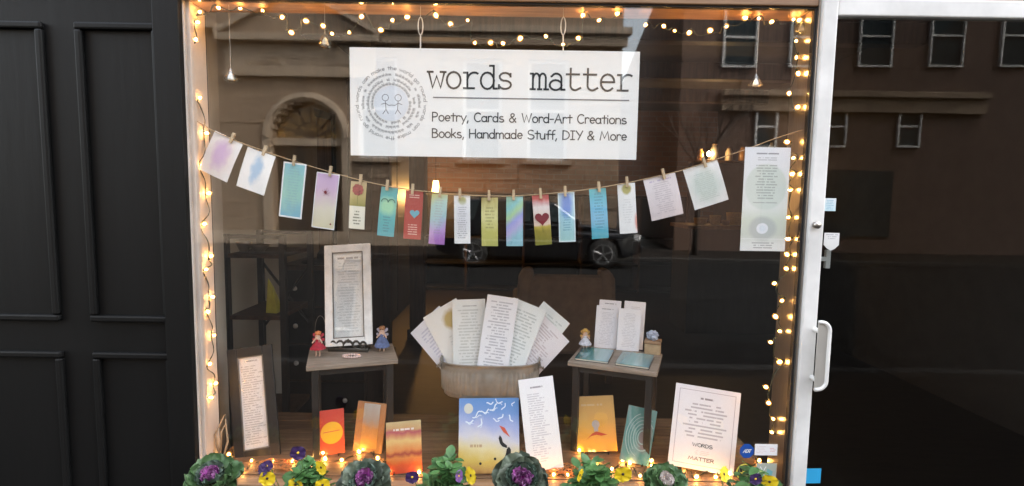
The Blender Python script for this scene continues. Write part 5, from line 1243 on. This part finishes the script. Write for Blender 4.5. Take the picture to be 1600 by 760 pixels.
def pansy(px0, px1, ptop, flowers, label, nleaf=90):
    c = P((px0+px1)/2, 752, -.145); hwid = abs(P(px1, 752, -.145).x-P(px0, 752, -.145).x)/2; top = P(px0, ptop, -.145).z
    t = thing('pansy_plant', label, 'plant', (c.x, -.145, SOILZ), 'pansies in the window box'); rg = random.Random(int(px0)); q = MB(); sm = MB(); H = top-SOILZ
    for k in range(int(nleaf*1.7)):
        x = rg.gauss(0, .45)*hwid; x = max(-hwid, min(hwid, x)); hh = H*(1-.55*(abs(x)/hwid)**2)*rg.uniform(.35, 1.02); y = rg.uniform(-.045, .045)
        if k % 3 == 0: sm.tube([(x*.3, y*.3, -.005), (x*.8, y*.8, hh*.6), (x, y, hh)], .0014, 4)
        L = rg.uniform(.024, .044); a = rg.uniform(0, 6.283); el = rg.uniform(-.2, .9)
        M0 = Matrix.Translation((x, y, hh)) @ Matrix.Rotation(a, 4, 'Z') @ Matrix.Rotation(el, 4, 'X'); b0 = len(q.v)
        for j, (v, wv) in enumerate(((0, .06), (.3, .32), (.62, .34), (.88, .18), (1, .02))):
            for u in (-1, 0, 1): q.v.append(tuple(M0 @ Vector((u*wv*L, v*L, .08*L*abs(u)-.18*L*v*v+rg.uniform(-.0008, .0008)))))
        for j in range(4):
            for i in range(2): a_ = b0+j*3+i; q.f.append((a_, a_+1, a_+4, a_+3))
    fo = q.build('foliage', K['pl'], t, True); sm.build('stems', K['pl2'], t, True)
    for (fx, fy, colr, s_, yaw) in flowers:
        p_ = P(fx, fy, -.185)-Vector((c.x, -.145, SOILZ)); f = bpy.data.objects.new('flower', None); COL.objects.link(f); f.parent = t
        f.location = p_; f.rotation_euler = (R(rg.uniform(-25, 5)), R(rg.uniform(-15, 15)), R(yaw)); f.scale = (s_*1.3,)*3
        for k, a in enumerate((0, 62, -62, 128, -128)):
            o = link('petal', PM[colr], f, 0, (0, -.0006*k, 0)); o.rotation_euler = (0, R(a+180), 0)
        MB().lathe([(.0005, -.0042), (.0022, -.0038), (.0032, -.0028)], 8, axis='Y').build('flower_eye', K['pface' if colr == 'yellow' else 'pface2'], f)
        MB().tube([p_+Vector((0, .003, 0)), p_+Vector((0, .018, -.012)), Vector((p_.x*.7, .0, max(.0, p_.z*.4)))], .0013, 5).build('flower_stem', K['pl2'], t)
pansy(440, 520, 728, [(466, 707, 'purple', .95, 10), (412, 734, 'purple', .8, -20), (417, 728, 'purple', .7, 25), (418, 747, 'yellow', 1.0, 10), (503, 730, 'yellow', .95, -30), (462, 757, 'yellow', .9, 5), (504, 757, 'yellow', .9, 15)], 'bushy pansy plant with yellow and dark purple flowers below the charcoal frame', 130)
pansy(655, 735, 722, [(644, 745, 'purple', .85, 10), (716, 744, 'violet', .75, 60), (737, 743, 'yellow', 1.05, -50)], 'bushy pansy plant with a violet bud below the tub', 140)
pansy(885, 970, 732, [(973, 740, 'yellow', 1.1, 0), (905, 742, 'yellow', .8, 60)], 'bushy pansy plant with one round yellow flower below the golden book', 140)
pansy(1130, 1225, 738, [(1130, 741, 'yellow', .95, 40), (1180, 748, 'purple', .8, 0), (1202, 752, 'yellow', 1.0, -15)], 'pansy plant with yellow and purple flowers under the stickers', 110)

# ================================================================== INSIDE THE SHOP
def inside(px, py, y): return P(px, py, y)
# black shelf rack at the left wall
y0 = .85; a, b_ = P(352, 366, y0), P(441, 366, y0)
rkk = thing('shelf_rack', 'black metal shelf rack with crossed braces against the left wall', 'shelf', (0, 0, .12))
xl_, xr2 = a.x, b_.x; ztop = a.z-.12; dpt = .34
for x in (xl_, xr2):
    for y in (y0, y0+dpt): MB().b2(x-.014, x+.014, y-.014, y+.014, 0, ztop).build('post', K['black_wood'], rkk)
shz = [P(400, 397, y0).z-.12, P(400, 493, y0).z-.12, .25, ztop-.014]
for z in shz[:3]: MB().b2(xl_+.015, xr2-.015, y0-.012, y0+dpt+.012, z-.02, z).build('shelf', K['dark_brown'], rkk)
MB().b2(xl_+.015, xr2-.015, y0-.01, y0+.01, ztop-.02, ztop-.001).b2(xl_+.015, xr2-.015, y0+dpt-.01, y0+dpt+.01, ztop-.02, ztop-.001).build('top_rail', K['black_wood'], rkk)
for s_ in ((xl_, xr2), (xr2, xl_)): MB().tube([(s_[0], y0+dpt+.016, shz[1]-.15), (s_[1], y0+dpt+.016, shz[1]+.22)], .008, 5).build('brace', K['black_wood'], rkk)
K['yellow_bag'] = mat('yellow_paper_bag', (.42, .38, .05), .7, var=.15, vscale=20)
yb_ = y0+.05; c0, c1, c2 = P(415, 492, yb_), P(434, 490, yb_), P(416, 436, yb_); zsh = shz[1]+.12
q = MB(); q.v = [(c0.x, yb_, zsh), (c1.x, yb_-.01, zsh), (c1.x, yb_+.07, zsh), (c0.x, yb_+.07, zsh), (c0.x, yb_+.03, c2.z), (c0.x+.028, yb_+.03, c2.z-.05), (c0.x+.028, yb_+.04, c2.z-.05), (c0.x, yb_+.04, c2.z)]
q.f = [(0,3,2,1),(4,5,6,7),(0,1,5,4),(1,2,6,5),(2,3,7,6),(3,0,4,7)]
tag(q.build('paper_bag', K['yellow_bag'], None, bevel=.004), 'pointed yellow paper bag on the black shelf rack', 'bag')
K['pewter'] = mat('pewter_metal', (.35, .33, .30), .35, .7, var=.2)
zs0 = shz[0]+.12
for (px, w_, h_, lab) in ((378, .07, .05, 'small pewter bowl on the top shelf of the black rack'), (402, .09, .035, 'low pewter dish on the top shelf of the black rack')):
    c = P(px, 392, y0+.08); tag(MB().lathe([(w_*.25, 0), (w_*.3, .004), (w_*.5, h_*.7), (w_*.55, h_), (w_*.5, h_), (w_*.28, .01)], 18).build('metal_bowl', K['pewter'], None, True, 0, (c.x, y0+.10, zs0+.0005)), lab, 'bowl', 'bowls on the rack')
pz = P(400, 372, 1.26).z
structure(MB().b2(-1.619, P(438, 400, 1.26).x, 1.26, 1.32, .12, pz).build('added_partition_wall', K['wall_pale']))  # added stub facing the window, catches daylight as a lighter ground behind the rack
# tall wooden folding screen behind the rack
scz = thing('folding_screen', 'tall dark edged wooden folding screen behind the shelf rack', 'screen', (0, 0, .12))
def scr(pl, pr, ptop, ya, yb2, m_):
    A, B = P(pl, ptop, ya), P(pr, ptop, yb2); H = A.z-.12; X = (B-A); X.z = 0; L = X.length; rz = math.atan2(X.y, X.x)
    mid = (A+B)/2
    o = MB().box((0, 0, H/2), (L-.10, .02, H-.08)).build('panel', m_, scz, loc=(mid.x, mid.y, 0)); o.rotation_euler = (0, 0, rz)
    for e in (-1, 1): MB().box((e*(L/2-.025), 0, H/2), (.05, .045, H)).build('stile', K['black_wood'], o)
    for z in (.03, H*.36, H-.03): MB().box((0, 0, z), (L-.1, .04, .06)).build('rail', K['black_wood'], o)
scr(352, 385, 112, 1.75, 2.1, K['dark_brown']); scr(386, 452, 128, 2.12, 2.30, K['mid_brown']); scr(455, 520, 160, 2.34, 2.9, K['mid_brown'])
# dark cabinet with bright knobs behind the left table
cbn = thing('drawer_cabinet', 'dark drawer cabinet with pale round knobs behind the left table', 'cabinet', (P(470, 420, 1.5).x, 1.5, .12))
zc_ = P(470, 415, 1.5).z-.12; MB().b2(-.14, .40, 0, .42, 0, zc_).build('carcass', K['dark_brown'], cbn, bevel=.004)
for k in range(4):
    z = zc_-.03-k*.235; d = MB().b2(-.125, .385, -.012, -.001, z-.22, z).build('drawer', K['black_wood'], cbn, bevel=.003)
    for x in (-.03, .27): MB().lathe([(.006, -.012), (.016, -.024), (.012, -.034), (.002, -.037)], 10, axis='Y', c=(x, 0, z-.11)).build('knob', K['white_metal'], d, True)
hat = MB().lathe([(.002, .11), (.07, .10), (.095, .05), (.10, .012), (.19, .004), (.195, 0), (.0021, 0)], 24)
tag(hat.build('felt_hat', mat('dark_felt', (.025, .024, .026), .95, var=.3, vscale=40), None, True, 0, (cbn.location.x+.12, 1.72, .12+zc_+.0005)), 'dark felt hat on the drawer cabinet', 'hat')
# dark columns
def column(pl, pr, y, lab):
    a, b_ = P(pl, 300, y), P(pr, 300, y); t = thing('timber_post', lab, 'post', ((a.x+b_.x)/2, y, .12)); w_ = b_.x-a.x
    MB().b2(-w_/2, w_/2, -.05, .05, 0, 2.74).build('shaft', K['dark_brown'], t, bevel=.006); MB().b2(-w_/2-.02, w_/2+.02, -.07, .07, 0, .10).build('foot_block', K['dark_brown'], t, bevel=.006)
column(641, 664, 3.3, 'dark timber post standing left of the hanging lamp')
cp = thing('added_cupboard', 'tall dark cupboard added to hide the lamplit left shop wall', 'cupboard', (-1.46, 4.7, .12))  # added dark block over wall that the pendant would light up
MB().b2(-.155, .15, -1.3, 1.5, 0, 2.5).build('carcass', K['black_wood'], cp, bevel=.01)
for k in range(4): MB().b2(.151, .17, -1.27+k*.69, -.61+k*.69, .08, 2.44).build('door', K['black_wood'], cp, bevel=.006)
column(583, 610, 2.6, 'dark timber post behind the blue fairy doll')
# armchair seen from behind
K['tan'] = mat('tan_upholstery', (.22, .155, .11), .9, var=.15, vscale=14, bump=.3, bscale=160)
yc = 2.1; a, b_ = P(800, 560, yc), P(966, 560, yc); w_ = b_.x-a.x; ztp = P(880, 432, yc).z; zsd = P(820, 420, yc).z
ac_ = thing('armchair', 'tan upholstered armchair with raised shoulders seen from behind', 'armchair', ((a.x+b_.x)/2, yc, .12))
MB().prism([(-w_/2+.02, .22), (w_/2-.02, .22), (w_/2-.075, ztp-.12), (-w_/2+.075, ztp-.12)], 0, .13).build('backrest', K['tan'], ac_, bevel=.03)
for e in (-1, 1):
    MB().prism([(e*(w_/2), .20), (e*(w_/2-.10), .20), (e*(w_/2-.155), zsd-.12), (e*(w_/2-.075), zsd-.125), (e*(w_/2-.04), zsd-.19)], -.012, .17).build('shoulder', K['tan'], ac_, bevel=.03)
    MB().b2(e*(w_/2-.11), e*(w_/2), .17, .62, .22, .62).build('arm', K['tan'], ac_, bevel=.03)
    for y in (.04, .56): MB().box((e*(w_/2-.06), y, .11), (.05, .05, .22), 0, 1.0).build('leg', K['dark_brown'], ac_)
MB().b2(-w_/2+.12, w_/2-.12, .14, .62, .24, .44).build('seat', K['tan'], ac_, bevel=.04)
# pendant lamp glowing against the brick
lp = P(681, 292, 5.3); pd_ = thing('pendant_lamp', 'small glowing yellow pendant lamp hanging before the brick back wall', 'lamp', lp)
K['shade'] = emit('glowing_shade', (1.0, .62, .16), 2.2)
MB().lathe([(.030, .0), (.034, .002), (.055, -.15), (.053, -.155), (.02, -.15)], 16, c=(0, 0, .08)).build('shade', K['shade'], pd_, True)
MB().tube([(0, 0, .079), (0, 0, 2.86-lp.z)], .004, 6).build('cord', K['gasket'], pd_)
pl_ = bpy.data.lights.new('pendant_glow', 'POINT'); pl_.energy = 6.5; pl_.color = (1.0, .50, .16); pl_.shadow_soft_size = .05
lo_ = bpy.data.objects.new('pendant_glow', pl_); COL.objects.link(lo_); lo_.parent = pd_; lo_.location = (.0, -.02, -.12)
bcz = P(760, 303, 5.9).z; bk_ = thing('added_bookcase', 'long dark bookcase added to darken the lower brick back wall', 'bookcase', (.35, 5.88, .12))  # added dark piece, keeps the lamp's pool to the upper brick
MB().b2(-1.9, 2.4, .36, .38, 0, bcz-.12).build('back_board', K['black_wood'], bk_)
for z in (.02, .40, .78, bcz-.15): MB().b2(-1.9, 2.4, 0, .359, z, z+.028).build('shelf', K['black_wood'], bk_)
for k in range(6): MB().b2(-1.9+k*.854, -1.87+k*.854, -.002, .361, .0, bcz-.12).build('upright', K['dark_brown'], bk_)
# wall shelf with jars, counter with small goods, right side
shy = 4.6; a, b_ = P(1080, 252, shy), P(1240, 247, shy)
sf_ = thing('wall_shelf', 'dark wall shelf with jars deep in the shop', 'shelf', ((a.x+b_.x)/2, shy, a.z-.02)); w_ = b_.x-a.x
MB().b2(-w_/2, w_/2, -.10, .12, 0, .025).build('board', K['mid_brown'], sf_)
for e in (-1, 1): MB().b2(e*(w_/2-.02)-.015, e*(w_/2-.02)+.015, .06, .12, -(a.z-.02-.12), -.001).build('upright', K['dark_brown'], sf_)
rg = random.Random(31)
JM = [mat('amber_jar', (.30, .16, .05), .2, coat=.5), mat('smoky_jar', (.10, .10, .10), .15, coat=.5), mat('cream_jar', (.45, .40, .32), .4)]
for k in range(7):
    h = rg.uniform(.14, .30); r_ = rg.uniform(.04, .06); x = -w_/2+.10+k*(w_-.2)/6
    o = thing('storage_jar', ['amber jar at the lamp end of the deep wall shelf', 'smoky glass jar next to the glowing shelf lamp', 'cream pottery jar third from the shelf lamp', 'amber jar in the middle of the deep wall shelf', 'smoky glass jar past the middle of the wall shelf', 'cream pottery jar second from the shelf far end', 'amber jar at the far end from the shelf lamp'][k], 'jar', (sf_.location.x+x, shy-.01, sf_.location.z+.0255), 'jars on the wall shelf')
    MB().lathe([(r_*.8, 0), (r_, .01), (r_, h*.7), (r_*.55, h*.86), (r_*.55, h*.92)], 14).build('body', JM[k % 3], o, True); MB().lathe([(r_*.62, h*.92), (r_*.62, h), (.002, h+.006)], 14).build('lid', K['dark_brown'], o, True)
lp = P(1108, 236, shy-.06); cn = thing('shelf_lamp', 'tiny glowing lamp standing on the deep wall shelf', 'lamp', (lp.x, shy-.06, sf_.location.z+.0255))
MB().lathe([(.03, 0), (.03, .008), (.006, .014), (.006, .05)], 12).build('base', K['iron'], cn); MB().lathe([(.004, .05), (.020, .065), (.024, .085), (.012, .105), (.002, .11)], 12).build('bulb', emit('lamp_bulb', (1, .62, .22), 30), cn, True)
cty = 3.6; a, b_ = P(1075, 352, cty), P(1300, 350, cty); ct = thing('shop_counter', 'dark wooden counter with small goods on the right inside', 'counter', ((a.x+b_.x)/2, cty, .12)); w_ = b_.x-a.x; hC = a.z-.12
MB().b2(-w_/2, w_/2, 0, .6, hC-.04, hC).build('top', K['mid_brown'], ct, bevel=.004); MB().b2(-w_/2+.03, w_/2-.03, .03, .57, 0, hC-.041).build('base', K['black_wood'], ct)
for k, (px, w2, h2, cc, nm) in enumerate(((1095, .12, .07, (.42, .26, .10), 'amber'), (1118, .10, .10, (.50, .38, .22), 'straw coloured'), (1135, .08, .05, (.20, .10, .06), 'brown'), (1148, .14, .13, (.52, .34, .10), 'golden'), (1215, .14, .16, (.30, .22, .14), 'tan'))):
    c = P(px, 345, cty+.15); o = MB(); o.lathe([(w2*.35, 0), (w2*.5, .01), (w2*.55, h2*.6), (w2*.6, h2), (w2*.54, h2-.004), (w2*.4, .014)], 14)
    tag(o.build('small_basket', mat('basket_'+nm.split()[0], cc, .8, var=.3, vscale=80, bump=.6, bscale=200), None, True, 0, (c.x, cty+.16, .12+hC+.0005)), nm+' small basket on the shop counter', 'basket', 'baskets on the counter')
pl2 = bpy.data.lights.new('shelf_lamp_glow', 'POINT'); pl2.energy = 1.2; pl2.color = (1.0, .58, .22); pl2.shadow_soft_size = .02
lo_ = bpy.data.objects.new('shelf_lamp_glow', pl2); COL.objects.link(lo_); lo_.parent = cn; lo_.location = (0, -.04, .08)
